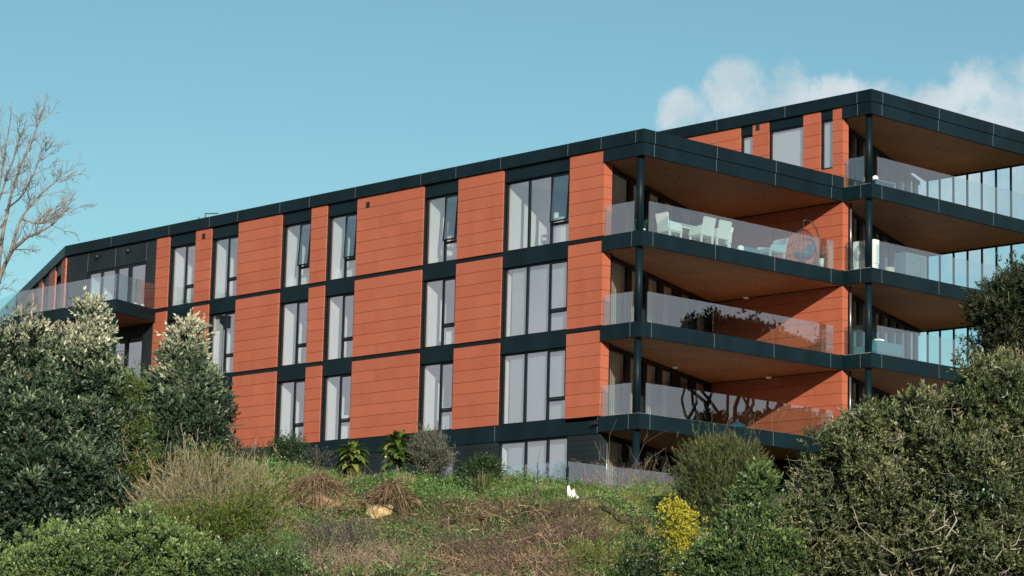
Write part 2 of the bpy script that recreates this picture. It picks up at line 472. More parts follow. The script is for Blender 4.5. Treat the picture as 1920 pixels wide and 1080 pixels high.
# ---- bulk of the block and its flat roof
mb = MB()
mb.prism([(5.6, 11), (13.5, 11), (13.5, 60), (9.9, 56), (5.6, 44)], -1, ZU)
obj('core_wall', mb, DCLAD, bld)
mb = MB().prism([(0.1, 0.1), (10.4, 0.1), (10.4, 9.4), (13.0, 9.4), (13.0, 60), (10.6, 58), (0.12, 34.9)], ZU+0.46, ZT-0.12)
obj('roof', mb, ROOFM, bld)
mb = MB()
ca = math.cos(R(24.1)); sa = math.sin(R(24.1))
mb.prism([(-0.08, -0.08), (10.44, -0.08), (10.44, 0.09), (0.09, 0.09), (0.09, 35.0), (0.09+sa*24, 35.0+ca*24), (-0.08+sa*24, 35.04+ca*24), (-0.08, 35.04)], ZU+0.452, ZT)
mb.prism([(-0.045, -0.045), (10.43, -0.045), (10.43, 0.085), (0.085, 0.085), (0.085, 1.86), (-0.045, 1.86)], ZU, ZU+0.437)
for x in (0.48, 3.59, 6.69, 9.77):
    mb.box(x-0.012, x+0.012, -0.086, -0.02, ZU+0.46, ZT-0.004, 1); mb.box(x-0.012, x+0.012, -0.051, -0.02, ZU+0.006, ZU+0.43, 1)
for y in (0.30, 1.96, 3.6, 7.05, 9.45, 11.4, 15.2, 18.0, 19.85, 22.6, 24.5, 27.3, 31.5): mb.box(-0.086, -0.02, y-0.010, y+0.010, ZU+0.46, ZT-0.004, 1)
obj('roof_fascia', mb, [DARK, JOINT], bld)
SOF1 = [(0.09, 0.09), (10.42, 0.09), gp(G1, GL1-0.03, -0.1), gp(G1, 0.0, -0.1), (0.38, 1.84), (0.09, 1.84)]
def soffit(poly, zb, ztop, dots, parent):
    mb = MB().prism(poly, zb, ztop)
    o = obj('soffit', mb, WOOD, parent)
    for x, y in dots:
        obj('downlight', MB().lathe((x, y, zb-0.012), [(0.05, 0), (0.05, 0.011)], 10), BLACK, parent)
    return o
soffit(SOF1, ZU+0.012, ZU+0.05, [(0.6, 1.5), (3.1, 1.8), (3.7, 1.85), (4.2, 1.9), (7.8, 2.0), (8.3, 1.95)], bld)
# ---- balconies of the near block
def balustrade(parent, runs, zf, h=1.04):
    for (a, b) in runs:
        a, b = np.array(a, float), np.array(b, float); d = b-a; l = np.linalg.norm(d); d /= l; e = np.array([-d[1], d[0]])*0.006
        mb = MB(); mb.prism([tuple(a-e), tuple(b-e), tuple(b+e), tuple(a+e)], zf, zf+h)
        obj('balustrade', mb, GLASSB, parent)
def slab(poly, zs, joints, soff, dots, runs, deckpoly):
    mb = MB().prism(poly, zs-T, zs)
    for ax, p, q in joints:
        if ax == 'x': mb.box(p-0.011, p+0.011, q-0.006, q+0.03, zs-T+0.006, zs-0.006, 1)
        else: mb.box(q-0.006, q+0.03, p-0.011, p+0.011, zs-T+0.006, zs-0.006, 1)
    o = obj('balcony', mb, [DARK, JOINT], bld)
    obj('deck', MB().prism(deckpoly, zs+0.001, zs+0.02), DECK, o)
    soffit(soff, zs-T-0.012, zs-T-0.002, dots, o)
    balustrade(o, runs, zs+0.01)
    return o
P1 = [(-0.045, -0.045), (10.44, -0.045), (10.44, 7.0), gp(G1, 0.5, -0.5), gp(G1, 0, -0.12), (0.43, 1.86), (-0.045, 1.86)]
S1 = [(0.03, 0.03), (10.42, 0.03), gp(G1, GL1-0.03, -0.1), gp(G1, 0.0, -0.1), (0.38, 1.84), (0.03, 1.84)]
D1 = [(0.05, 0.05), (10.40, 0.05), gp(G1, GL1-0.03, 0.1), gp(G1, 0.0, 0.1), (0.44, 1.84), (0.05, 1.84)]
CUT = [0.32, 3.60, 6.70, 8.9, 10.0]
RUN1 = [((0.02, 1.78), (0.02, 0.40))]+[((CUT[i]+0.008, 0.03), (CUT[i+1]-0.008, 0.03)) for i in range(len(CUT)-1)]
balc = []
for k in (1, 2, 3):
    dots = {3: [(2.2, 2.0), (2.7, 2.1), (8.0, 2.0)], 2: [(2.0, 1.8), (2.5, 1.9), (7.2, 2.0)], 1: [(3, 1.6)]}[k]
    balc.append(slab(P1, k*S, [('x', x, -0.045) for x in (0.48, 3.59, 6.69, 9.77)]+[('y', 0.45, -0.045)], S1, dots, RUN1, D1))
# ---- slanting glazed walls behind the balconies
def glazing(o, L, z0, z1, piers, blinds, blindmat=None, lo=0.0):
    """sliding-door wall along gd from o; piers = (centre, width) of the dark stacks"""
    mb = MB()
    def seg(s0, s1, za, zb, d0, d1):
        mb.prism([gp(o, s0, d0), gp(o, s1, d0), gp(o, s1, d1), gp(o, s0, d1)], za, zb)
    seg(0, L, z1-0.16, z1, -0.06, 0.06); seg(0, L, z0, z0+0.07, -0.06, 0.06)
    edges = [0.0]
    for c, w in piers:
        a, b = max(0, c-w/2), min(L, c+w/2)
        seg(a, b, z0+0.07, z1-0.16, -0.055, 0.055)
        edges += [a, b]
    edges.append(L)
    fr = obj('glazed_wall', mb, DARK2, bld)
    i = 0
    for j in range(0, len(edges)-1, 2):
        a, b = edges[j], edges[j+1]
        if b-a < 0.1: continue
        m2 = MB(); m2.prism([gp(o, a, -0.006), gp(o, b, -0.006), gp(o, b, 0.006), gp(o, a, 0.006)], z0+0.07, z1-0.16)
        obj('pane', m2, GLASSC, fr)
        if i in blinds:
            m3 = MB(); n = max(2, int((b-a)/0.09)); prev = None
            for q in range(n):
                s0, s1 = a+(b-a)*q/n, a+(b-a)*(q+1)/n
                dd = -0.16+0.012*(q % 2)
                m3.prism([gp(o, s0+0.003, dd), gp(o, s1-0.003, dd-0.02), gp(o, s1-0.003, dd-0.023), gp(o, s0+0.003, dd-0.003)], z0+0.06+lo, z1-0.12, 0, rng.random())
            obj('blind', m3, blindmat or BLIND, fr)
        i += 1
    return fr
PIERS1 = [(0.12, 0.24), (2.08, 0.44), (3.78, 0.36), (5.27, 0.5), (7.0, 0.85), (8.8, 0.65), (10.55, 0.6)]
for k in (0, 1, 2, 3):
    glazing(G1, GL1, k*S+0.02, (k+1)*S-T-0.015, PIERS1, {0: (0, 1, 2, 3), 1: (0, 1, 2, 3, 5), 2: (0, 1, 2, 3, 5), 3: (2,)}[k])
    obj('drainpipe', MB().tube([(0.50, 1.98, k*S+0.02), (0.50, 1.98, (k+1)*S-T-0.02)], 0.035, 10), STEEL, bld, True)
    obj('column', MB().tube([(0.17, 0.28, (k*S+0.02) if k else -1.2), (0.17, 0.28, (k+1)*S-T-0.014)], 0.128, 24), DARK, bld, True)
# return of the ground storey
obj('base_cladding', MB().box(0.125, 0.40, 1.90, 2.0, -0.6, S-0.56), DCLAD, bld)
# ---- end wall of the near balconies, face of the taller block
for k in (0, 1, 2, 3):
    mb = MB(); zt = (k+1)*S-T-0.02 if k < 3 else ZU-0.005
    boards(mb, L1, L1+0.32, 0.0, 0.49, k*S+0.03, zt, k*S+3.02)
    boards(mb, L1, L1+0.055, 0.492, 6.7, k*S+0.03, zt, k*S+3.02)
    obj('cladding_panel' if k else 'base_cladding', mb, TERRA if k else DCLAD, bld)
    obj('backing_wall', MB().box(L1+0.06, L1+0.25, 0.5, 7.2, k*S-0.1, (k+1)*S-0.2), DARK2, bld)
zt = 5*S-0.08
for (y0, y1) in ((0.0, 0.49), (1.08, 1.91), (3.62, 4.43), (5.05, 16.0)):
    mb = MB(); boards(mb, L1, L1+(0.32 if y0 == 0 else 0.055), y0, y1, 4*S+0.02, zt, zt); obj('cladding_panel', mb, TERRA, bld)
    if y0: obj('backing_wall', MB().box(L1+0.06, L1+0.2, y0+0.02, y1-0.02, 4*S, zt-0.03), DARK2, bld)
mb = MB(); boards(mb, L1, L1+0.055, 0.492, 1.078, 4*S+0.02, 13.20, zt); obj('cladding_panel', mb, TERRA, bld)
obj('backing_wall', MB().box(L1+0.06, L1+0.2, 0.5, 1.06, 4*S, 13.18), DARK2, bld)
for y0, y1, za in ((0.495, 1.075, 13.21), (1.915, 3.615, 12.55), (4.435, 5.045, 13.0)):
    wf = window(L1+0.07, y0, y1, za, 15.06, [], 0)
    obj('blind', MB().box(L1+0.19, L1+0.2, y0+0.03, y1-0.03, za+0.03, 15.03), LAMPB, wf)
    obj('spandrel', MB().box(L1+0.03, L1+0.16, y0+0.004, y1-0.004, 15.064, zt+0.04), DARK, bld)
G2 = np.array([10.86, 0.42]); GL2 = (21.1-G2[0])/gd[0]
SF2 = 5*S-T
mb = MB()
mb.prism([(L1-0.08, Y2-0.08), (21.4, Y2-0.08), (21.4, Y2+0.09), (L1+0.09, Y2+0.09), (L1+0.09, 22), (L1-0.08, 22)], SF2+0.452, SF2+0.9)
mb.prism([(L1-0.045, Y2-0.045), (21.38, Y2-0.045), (21.38, Y2+0.085), (L1+0.085, Y2+0.085), (L1+0.085, -0.012), (L1-0.045, -0.012)], SF2, SF2+0.437)
for x in (11.04, 14.37, 17.73, 21.05):
    mb.box(x-0.012, x+0.012, Y2-0.086, Y2, SF2+0.46, SF2+0.896, 1); mb.box(x-0.012, x+0.012, Y2-0.051, Y2, SF2+0.006, SF2+0.43, 1)
for y in (-0.72, 2.75, 6.2, 9.6): mb.box(L1-0.086, L1, y-0.012, y+0.012, SF2+0.46, SF2+0.896, 1)
mb.box(L1-0.051, L1, -0.732, -0.708, SF2+0.006, SF2+0.43, 1)
obj('roof_fascia', mb, [DARK, JOINT], bld)
obj('roof', MB().prism([(L1+0.1, Y2+0.1), (21.38, Y2+0.1), (21.38, 22), (L1+0.1, 22)], SF2+0.46, SF2+0.8), ROOFM, bld)
S2 = [(L1+0.09, Y2+0.09), (21.37, Y2+0.09), (21.37, 4.7), gp(G2, 0, -0.1), (L1+0.33, -0.01), (L1+0.09, -0.01)]
soffit(S2, SF2+0.012, SF2+0.05, [(16.6, 0.4), (17.3, 0.4), (18.1, 0.35)], bld)
P2 = [(L1-0.003, Y2-0.045), (21.4, Y2-0.045), (21.4, 5.6), gp(G2, 0.5, -0.6), gp(G2, 0, -0.12), (L1+0.33, -0.015), (L1-0.003, -0.015)]
S2b = [(L1+0.07, Y2+0.03), (21.37, Y2+0.03), (21.37, 4.7), gp(G2, 0, -0.1), (L1+0.33, -0.02), (L1+0.07, -0.02)]
D2 = [(L1+0.05, Y2+0.05), (21.0, Y2+0.05), (21.0, 4.4), gp(G2, 0, 0.1), (L1+0.36, -0.03), (L1+0.05, -0.03)]
CUT2 = [L1+0.42, 13.4, 16.2, 19.0, 21.05]
RUN2 = [((L1+0.05, -0.10), (L1+0.05, Y2+0.35))]+[((CUT2[i]+0.008, Y2+0.05), (CUT2[i+1]-0.008, Y2+0.05)) for i in range(4)]
for k in (1, 2, 3, 4):
    slab(P2, k*S, [('x', x, Y2-0.045) for x in (11.04, 14.37, 17.73)]+[('y', -0.85, L1-0.003)], S2b, {4: [(14.2, 0.1), (14.9, 0.4)]}.get(k, []), RUN2, D2)
PIERS2 = [(0.05, 0.1), (1.35, 0.4), (2.5, 0.5), (4.2, 0.75), (5.6, 0.5), (6.9, 0.6), (8.1, 0.55), (9.4, 0.6), (10.6, 0.5)]
for k in (0, 1, 2, 3, 4):
    glazing(G2, GL2, k*S+0.02, (k+1)*S-T-(0.015 if k < 4 else -0.005), PIERS2, (0, 1, 2, 3, 4, 5, 6, 7, 8) if k in (4,) else (0, 3, 4, 6))
    z0, z1 = k*S+0.03, k*S+2.56
    e0, e1 = gp(G2, 0.05, -0.3), gp(G2, GL2-0.05, -0.3)
    if k == 4: room([(L1+0.2, 6.0), (L1+0.2, 0.48), (e0[0], e0[1]), e1, (21, 10.5), (13.2, 10.5), (13.2, 6.0)], z0, z1, holes=(0, 2))
    else: room([e0, e1, (21, 8.5), (e0[0], 8.5)], z0, z1, holes=(0,))
    obj('column', MB().tube([(L1+0.22, Y2+0.27, (k*S+0.02) if k else -2), (L1+0.22, Y2+0.27, (k+1)*S-T-(0.014 if k < 4 else 0))], 0.128, 24), DARK, bld, True)
    if k < 4: obj('drainpipe', MB().tube([(L1+0.40, -0.05, k*S+0.02), (L1+0.40, -0.05, (k+1)*S-T-0.02)], 0.045, 10), STEEL, bld, True)
# glazed end screens of the far balconies, open sky behind
for k in (1, 2, 3, 4):
    zt_ = (k+1)*S-T-(0.02 if k < 4 else -0.005)
    mb = MB(); ys = [4.42, 3.80, 3.11, 2.42, 1.71, 1.01, 0.29, -0.40, -1.1]
    for y in ys: mb.box(21.08, 21.16, y-0.028, y+0.028, k*S+0.07, zt_-0.05)
    mb.box(21.08, 21.16, -1.13, 4.45, k*S+0.022, k*S+0.07); mb.box(21.08, 21.16, -1.13, 4.45, zt_-0.05, zt_)
    sc = obj('glass_screen', mb, DARK, bld)
    for a, b in zip(ys[1:], ys[:-1]): obj('pane', MB().box(21.114, 21.126, a+0.028, b-0.028, k*S+0.07, zt_-0.05), SCREENG, sc)
# ---- recessed dark bay, sliding doors and balcony at the far end
def doorbay(k):
    z0 = k*S+0.03; zt_ = k*S+3.02 if k == 3 else k*S+2.95
    mb = MB()
    mb.box(0.05, 0.2, 28.25, 29.0, z0, zt_); mb.box(0.05, 0.2, 33.45, 34.98, z0, zt_)
    mb.box(0.05, 0.2, 29.004, 33.446, k*S+2.15, zt_)
    for y in (29.02, 31.3, 33.4): mb.box(0.043, 0.06, y-0.012, y+0.012, k*S+2.17, zt_-0.01, 1)
    obj('dark_wall_panel', mb, [DCLAD, JOINT], bld)
    mb = MB(); x0, x1 = 0.09, 0.19
    for y, w in ((29.06, 0.10), (30.25, 0.22), (31.25, 0.22), (32.35, 0.12), (33.36, 0.16)): mb.box(x0, x1, y-w/2, y+w/2, z0+0.06, k*S+2.05)
    mb.box(x0, x1, 29.01, 33.44, z0, z0+0.06); mb.box(x0, x1, 29.01, 33.44, k*S+2.05, k*S+2.145)
    d = obj('sliding_door', mb, DARK2, bld)
    for a, b in ((29.11, 30.14), (30.36, 31.14), (31.36, 32.29), (32.41, 33.28)): obj('pane', MB().box(0.13, 0.142, a, b, z0+0.06, k*S+2.05), GLASS, d)
    room([(0.25, 33.3), (0.25, 29.1), (4.4, 29.1), (4.4, 33.3)], z0, k*S+2.56, holes=(0,))
for k in (1, 2, 3): doorbay(k)
mb = MB().prism([(0.0, 28.1), (-2.75, 26.95), (-2.75, 34.6), (-1.6, 38.6), (1.5, 38.4), (0.0, 35.0)], 3*S-T, 3*S)
fb = obj('balcony', mb, [DARK, JOINT], bld)
obj('soffit', MB().prism([(0.0, 28.2), (-2.65, 27.1), (-2.65, 34.5), (-1.55, 38.4), (1.4, 38.2), (0.0, 35.0)], 3*S-T-0.012, 3*S-T-0.002), WOOD, fb)
balustrade(fb, [((-0.05, 28.12), (-2.68, 27.02)), ((-2.70, 27.05), (-2.70, 30.6)), ((-2.70, 30.63), (-2.70, 34.5)), ((-2.70, 34.55), (-1.58, 38.5))], 3*S+0.005)
for q in ((-2.45, 27.4), (-2.45, 34.0)): obj('column', MB().tube([(*q, -0.5), (*q, 3*S-T-0.014)], 0.075, 16), DARK, bld, True)
# ---- wing turning away at the far left
cdv = np.array([sa, ca]); cn = np.array([-ca, sa])
cp = lambda s, d: tuple(np.array([0.0, 35.0])+cdv*s+cn*d)
def cbox(mb, s0, s1, d0, d1, z0, z1, m=0): mb.prism([cp(s0, d0), cp(s1, d0), cp(s1, d1), cp(s0, d1)], z0, z1, m, rng.random())
for k in (1, 2, 3):
    for s0, s1 in ((0.1, 1.2), (2.9, 4.7), (6.6, 7.8), (9.6, 11.2), (13.4, 14.6), (15.8, 17.6), (20, 22)):
        mb = MB(); zt_ = k*S+3.02
        z = zt_
        while z > k*S+0.1: cbox(mb, s0, s1, -0.05, 0.02, max(z-BR, k*S+0.03)+0.006, z-0.006); z -= BR
        obj('cladding_panel', mb, TERRA, bld)
    for s0, s1 in ((1.2, 2.9), (4.7, 6.6), (7.8, 9.6), (11.2, 13.4), (14.6, 15.8), (17.6, 20)):
        mb = MB(); cbox(mb, s0+0.02, s1-0.02, -0.2, -0.05, k*S+2.5, k*S+3.06); obj('spandrel', mb, DARK, bld)
        mb = MB(); zz = k*S+0.05
        for a, b in ((s0+0.02, s0+0.1), (s1-0.1, s1-0.02), ((s0+s1)/2-0.04, (s0+s1)/2+0.04)): cbox(mb, a, b, -0.2, -0.12, zz, k*S+2.49)
        fr = obj('window', mb, DARK2, bld)
        mb = MB(); cbox(mb, s0+0.1, s1-0.1, -0.17, -0.155, zz, k*S+2.49); obj('pane', mb, GLASSK, fr)
mb = MB(); cbox(mb, 0.3, 24, -0.6, -0.25, -0.5, ZU+0.4); obj('core_wall', mb, DCLAD, bld)
# ---- small fittings on the facade
for (y, z) in ((14.51, 12.01), (24.95, 12.03)):
    mb = MB().box(-0.012, 0.02, y-0.10, y+0.10, z-0.11, z+0.11)
    for q in range(4): mb.bar((-0.02, y-0.085, z-0.075+q*0.05), (-0.02, y+0.085, z-0.075+q*0.05), 0.02, 0.008)
    obj('vent', mb, BLACK, bld)
mb = MB().box(L1-0.012, L1+0.02, 4.08, 4.26, 15.16, 15.38); obj('vent', mb, BLACK, bld)
for y in (30.33, 32.64): obj('wall_light', MB().lathe((0.0, y, 12.04), [(0.07, -0.08), (0.085, 0.0), (0.07, 0.09)], 12), BLACK, bld, True)
obj('wall_light', MB().box(-0.18, 0.02, 1.85, 2.1, 2.83, 2.90).box(-0.10, 0.0, 1.94, 2.0, 2.90, 2.98), BLACK, bld)
for x, y, z in ((10.1, 4.35, 3*S-T), (5.97, 4.06, 2*S-T), (10.1, 3.2, 2*S-T)):
    obj('ceiling_light', MB().lathe((x, y, z-0.12), [(0.03, 0.0), (0.10, 0.02), (0.12, 0.06), (0.10, 0.105)], 14), WHITEP, bld, True)
mb = MB().tube([(0.11, 25.05, 12.6), (0.11, 25.05, 13.02)], 0.03, 6).tube([(0.11, 25.05, 13.0), (0.11, 24.2, 12.9)], 0.02, 6).tube([(0.11, 25.5, 12.6), (0.11, 25.5, 12.92)], 0.025, 6)
obj('roof_anchor', mb, BLACK, bld)
# ---- glass fence on the terrace in front
gf = thing('glass_fence', 'low frameless glass fence on the grass terrace by the ground floor corner', 'glass fence', (-5.2, -2.0, -0.1))
for (a, b) in (((-5.4, 0.6), (-5.4, -2.15)), ((-5.38, -2.2), (-3.2, -2.2)), ((-3.17, -2.2), (-1.0, -2.2)), ((-0.97, -2.2), (1.2, -2.2)), ((1.23, -2.2), (3.6, -2.2))):
    a, b = np.array(a), np.array(b); d = (b-a)/np.linalg.norm(b-a); e = np.array([-d[1], d[0]])*0.007
    obj('panel', MB().prism([tuple(a-e), tuple(b-e), tuple(b+e), tuple(a+e)], -0.15, 0.92), GLASSB, gf, loc=(-5.2, -2.0, -0.1))
for q in ((-5.4, -2.2), (-3.185, -2.2), (-0.985, -2.2), (1.215, -2.2)):
    obj('post', MB().box(q[0]-0.03, q[0]+0.03, q[1]-0.03, q[1]+0.03, -0.5, 0.75 if q[0] < -5 else 0.05), DARK2, gf, loc=(-5.2, -2.0, -0.1))

# ================================================================== things on the balconies and in the rooms
WICK = simple('white_wicker', (0.70, 0.67, 0.60), 0.7, var=0.10, scale=40)
GWICK = simple('blue_grey_wicker', (0.30, 0.40, 0.43), 0.7, var=0.12, scale=40)
TEAL = simple('teal_canvas', (0.03, 0.12, 0.15), 0.8)
DKWICK = simple('dark_wire', (0.03, 0.03, 0.035), 0.5)
TABG = simple('grey_table_top', (0.30, 0.32, 0.33), 0.4)
POTW = simple('white_glazed_pot', (0.80, 0.79, 0.76), 0.35)
LINEN = simple('white_linen', (0.78, 0.77, 0.75), 0.9, var=0.05)
LAMPM = simple('white_lampshade', (0.85, 0.84, 0.80), 0.8, var=0.03)
PLANTM = leafmat('balcony_plant_leaf', [(0, (0.02, 0.07, 0.04)), (0.6, (0.05, 0.13, 0.06)), (1, (0.10, 0.20, 0.09))])
def child(name, mb, m, p, smooth=False):
    return obj(name, mb, m, p, smooth)
def wicker_chair(name, label, M=WICK, group=None, cat='chair', back=0.92):
    t = thing(name, label, cat, group=group)      # faces +x, origin on the floor
    mb = MB().hexa([(-0.26, -0.29, .30), (0.28, -0.29, .30), (0.28, 0.29, .30), (-0.26, 0.29, .30), (-0.26, -0.30, .46), (0.29, -0.30, .46), (0.29, 0.30, .46), (-0.26, 0.30, .46)])
    child('seat', mb, M, t)
    w0, w1 = 0.26, 0.31
    mb = MB().hexa([(-0.30, -w0, .32), (-0.24, -w0, .32), (-0.24, w0, .32), (-0.30, w0, .32), (-0.42, -w1, back), (-0.375, -w1, back), (-0.375, w1, back), (-0.42, w1, back)])
    mb.hexa([(-0.425, -w1, back), (-0.37, -w1, back), (-0.37, w1, back), (-0.425, w1, back), (-0.43, -w1+.04, back+.03), (-0.38, -w1+.04, back+.03), (-0.38, w1-.04, back+.03), (-0.43, w1-.04, back+.03)])
    child('backrest', mb, M, t)
    for s in (-1, 1):
        a, b = sorted((s*0.27, s*0.33))
        mb = MB().hexa([(-0.30, a, .34), (0.29, a, .34), (0.29, b, .34), (-0.30, b, .34), (-0.33, a, .66), (0.22, a, .60), (0.22, b, .60), (-0.33, b, .66)])
        child('armrest', mb, M, t)
        for x in (-0.27, 0.25):
            child('leg', MB().hexa([(x-.022, s*.28-.022, 0), (x+.022, s*.28-.022, 0), (x+.022, s*.28+.022, 0), (x-.022, s*.28+.022, 0), (x-.03, s*.28-.03, .31), (x+.03, s*.28-.03, .31), (x+.03, s*.28+.03, .31), (x-.03, s*.28+.03, .31)]), M, t)
    return t
F3 = 3*S+0.021
ch = wicker_chair('wicker_chair', 'white wicker armchair at the left end of the balcony table, seen from its side', group='white wicker chairs round the balcony table')
ch.location = (2.25, 0.85, F3); ch.rotation_euler.z = R(-4)
for x, y, rz, lab in ((3.50, 0.55, 90, 'white wicker armchair with its back to the railing, left one of the middle pair'),
                      (4.32, 0.55, 88, 'white wicker armchair with its back to the railing, right one of the middle pair'),
                      (4.95, 1.05, 178, 'white wicker armchair at the right end of the balcony table, facing left')):
    c = copy_tree(ch); c.location = (x, y, F3); c.rotation_euler.z = R(rz); c['label'] = lab
t = thing('outdoor_table', 'grey topped white dining table between the white wicker chairs on the balcony', 'table', (3.55, 1.35, F3))
child('table_top', MB().box(-0.95, 0.95, -0.45, 0.45, 0.70, 0.74), [TABG], t)
child('apron', MB().box(-0.9, 0.9, -0.40, 0.40, 0.62, 0.697), WICK, t)
for sx in (-1, 1):
    for sy in (-1, 1): child('leg', MB().box(sx*.86-.035, sx*.86+.035, sy*.37-.035, sy*.37+.035, 0, .62), WICK, t)
o = obj('garden_ball_lamp', MB().lathe((5.33, 0.35, F3), [(0.04, 0), (0.10, 0.04), (0.13, 0.11), (0.12, 0.18), (0.07, 0.235), (0.02, 0.25)], 16), LAMPM, None, True, (5.33, 0.35, F3))
tag(o, 'small white ball lamp on the balcony floor right of the wicker dining chairs', 'ball lamp')
o = obj('floor_cushion', MB().lathe((6.05, 0.75, F3), [(0.40, 0), (0.50, 0.06), (0.48, 0.16), (0.34, 0.27), (0.12, 0.32), (0.02, 0.33)], 20), TEAL, None, True, (6.05, 0.75, F3))
tag(o, 'low rounded teal floor cushion on the balcony between dining chairs and grey armchair', 'cushion')
a = wicker_chair('lounge_armchair', 'blue grey wicker lounge armchair facing left on the balcony', GWICK, cat='armchair', back=0.95)
a.location = (7.35, 0.75, F3); a.rotation_euler.z = R(172); a.scale = (1.25, 1.25, 0.88)
# hanging chair
h = thing('hanging_chair', 'hanging egg chair on a dark curved stand by the terracotta end wall', 'hanging chair', (9.45, 0.95, F3))
ring = [(0.55*math.cos(q), 0.45*math.sin(q), 0.03) for q in np.linspace(0, 2*math.pi, 28)]
arc = [(0.55, 0, 0.03), (0.72, 0, 0.45), (0.78, 0, 0.9), (0.74, 0, 1.3), (0.58, 0, 1.62), (0.34, 0, 1.82), (0.08, 0, 1.86), (-0.08, 0, 1.80)]
child('stand', MB().tube(ring, 0.022, 8).tube(arc, 0.024, 8), DKWICK, h, True)
mb = MB()
def egg(z, q):                     # teardrop outline
    tt = np.clip((z-0.35)/1.15, 0, 1); rr = 0.46*math.sqrt(max(0, 1-(2*tt**0.8-1)**2))+0.01
    return (rr*math.cos(q)-0.05, rr*0.85*math.sin(q), z)
for q in np.linspace(0, 2*math.pi, 15)[:-1]:
    mb.tube([egg(z, q) for z in np.linspace(0.36, 1.5, 14)], 0.009, 5)
for z in (0.42, 0.52, 0.66, 0.82, 1.0, 1.18, 1.34):
    mb.tube([egg(z, q) for q in np.linspace(0.9, 2*math.pi-0.9, 18)], 0.009, 5)
mb.tube([(-0.05, 0, 1.5), (-0.06, 0, 1.8)], 0.012, 5)
child('basket', mb, DKWICK, h)
mb = MB().lathe((-0.03, 0, 0.40), [(0.10, 0), (0.30, 0.05), (0.36, 0.16), (0.33, 0.22), (0.02, 0.23)], 16)
mb.hexa([(0.10, -0.25, .55), (0.22, -0.25, .52), (0.22, 0.25, .52), (0.10, 0.25, .55), (0.30, -0.2, 1.0), (0.37, -0.2, .98), (0.37, 0.2, .98), (0.30, 0.2, 1.0)])
child('cushion', mb, TEAL, h)
h.rotation_euler.z = R(-5)
def leafverts(B, Dv, Ln, W, rg, fold=0.15, up=None):
    """N leaf quads: base B, direction Dv, length, width"""
    N_ = len(B); Dv = Dv/(np.linalg.norm(Dv, axis=1, keepdims=True)+1e-9)
    rv = rg.normal(size=(N_, 3))
    if up is not None: rv = rv*0.6+np.array([0, 0, 1.0])*up
    sd_ = np.cross(Dv, rv); sd_ /= np.linalg.norm(sd_, axis=1, keepdims=True)+1e-9
    nn = np.cross(sd_, Dv)
    Ln = np.asarray(Ln).reshape(-1, 1); W = np.asarray(W).reshape(-1, 1)
    mid = B+Dv*Ln*0.45+nn*Ln*fold*0.3
    tip = B+Dv*Ln-nn*Ln*fold*0.3
    V = np.stack([B, mid+sd_*W*0.5, tip, mid-sd_*W*0.5], 1).reshape(-1, 3)
    return V, np.arange(N_*4).reshape(-1, 4)
def potplant(name, label, loc, r, hp, hplant, pm, n=90, group=None):
    t = thing(name, label, 'potted plant', loc, group)
    child('pot', MB().lathe((0, 0, 0), [(r*0.75, 0), (r, hp), (r*0.9, hp), (r*0.85, hp-0.04)], 14), pm, t, True)
    B = np.zeros((n, 3)); B[:, 2] = hp*0.95
    d = rng.normal(size=(n, 3)); d[:, 2] = np.abs(d[:, 2])*1.2+0.25; d /= np.linalg.norm(d, axis=1, keepdims=True)
    B = B+d*rng.uniform(0.1, 0.75, (n, 1))*hplant
    V, Q = leafverts(B, d+rng.normal(size=(n, 3))*0.5, rng.uniform(.14, .28, n)*hplant/0.6, rng.uniform(.05, .10, n)*hplant/0.6, rng)
    quads('leaves', V, Q, PLANTM, t, rng.random(n))
    return t
potplant('potted_plant', 'leafy plant in a white pot behind the round column on the upper near balcony', (1.15, 1.15, F3), 0.15, 0.32, 0.5, POTW, 60)
potplant('potted_plant', 'bushy plant in a tall white pot beside the hanging chair', (9.62, 0.28, F3), 0.10, 0.36, 0.28, POTW, 60)
# cooling unit on the far block
u = thing('cooling_unit', 'white outdoor cooling unit with a round fan grille behind the far column', 'air conditioner', (11.13, -0.62, F3))
child('body', MB().box(-0.15, 0.15, -0.42, 0.55, 0.25, 1.12), WHITEP, u)
child('stand', MB().box(-0.14, 0.14, -0.40, 0.53, 0, 0.24), WHITEP, u)
GR = simple('grey_fan_recess', (0.25, 0.26, 0.25), 0.6)
fg = child('fan_grille', MB().lathe((0, 0, 0), [(0.30, 0), (0.30, 0.01), (0.29, 0.012)], 28), GR, u)
fg.rotation_euler.y = R(-90); fg.location = (-0.151, 0.22, 0.68)
mb = MB()
for rr in (0.10, 0.15, 0.20, 0.25, 0.295): mb.tube([(-0.17, 0.22+rr*math.cos(q), 0.68+rr*math.sin(q)) for q in np.linspace(0, 2*math.pi, 30)], 0.006, 4)
for q in np.linspace(0, math.pi, 7)[:-1]: mb.tube([(-0.168, 0.22+0.3*math.cos(q), 0.68+0.3*math.sin(q)), (-0.168, 0.22-0.3*math.cos(q), 0.68-0.3*math.sin(q))], 0.004, 4)
child('grille_bars', mb, WHITEP, u)
child('fan_hub', MB().tube([(-0.155, 0.22, 0.68), (-0.185, 0.22, 0.68)], 0.075, 16), WHITEP, u)
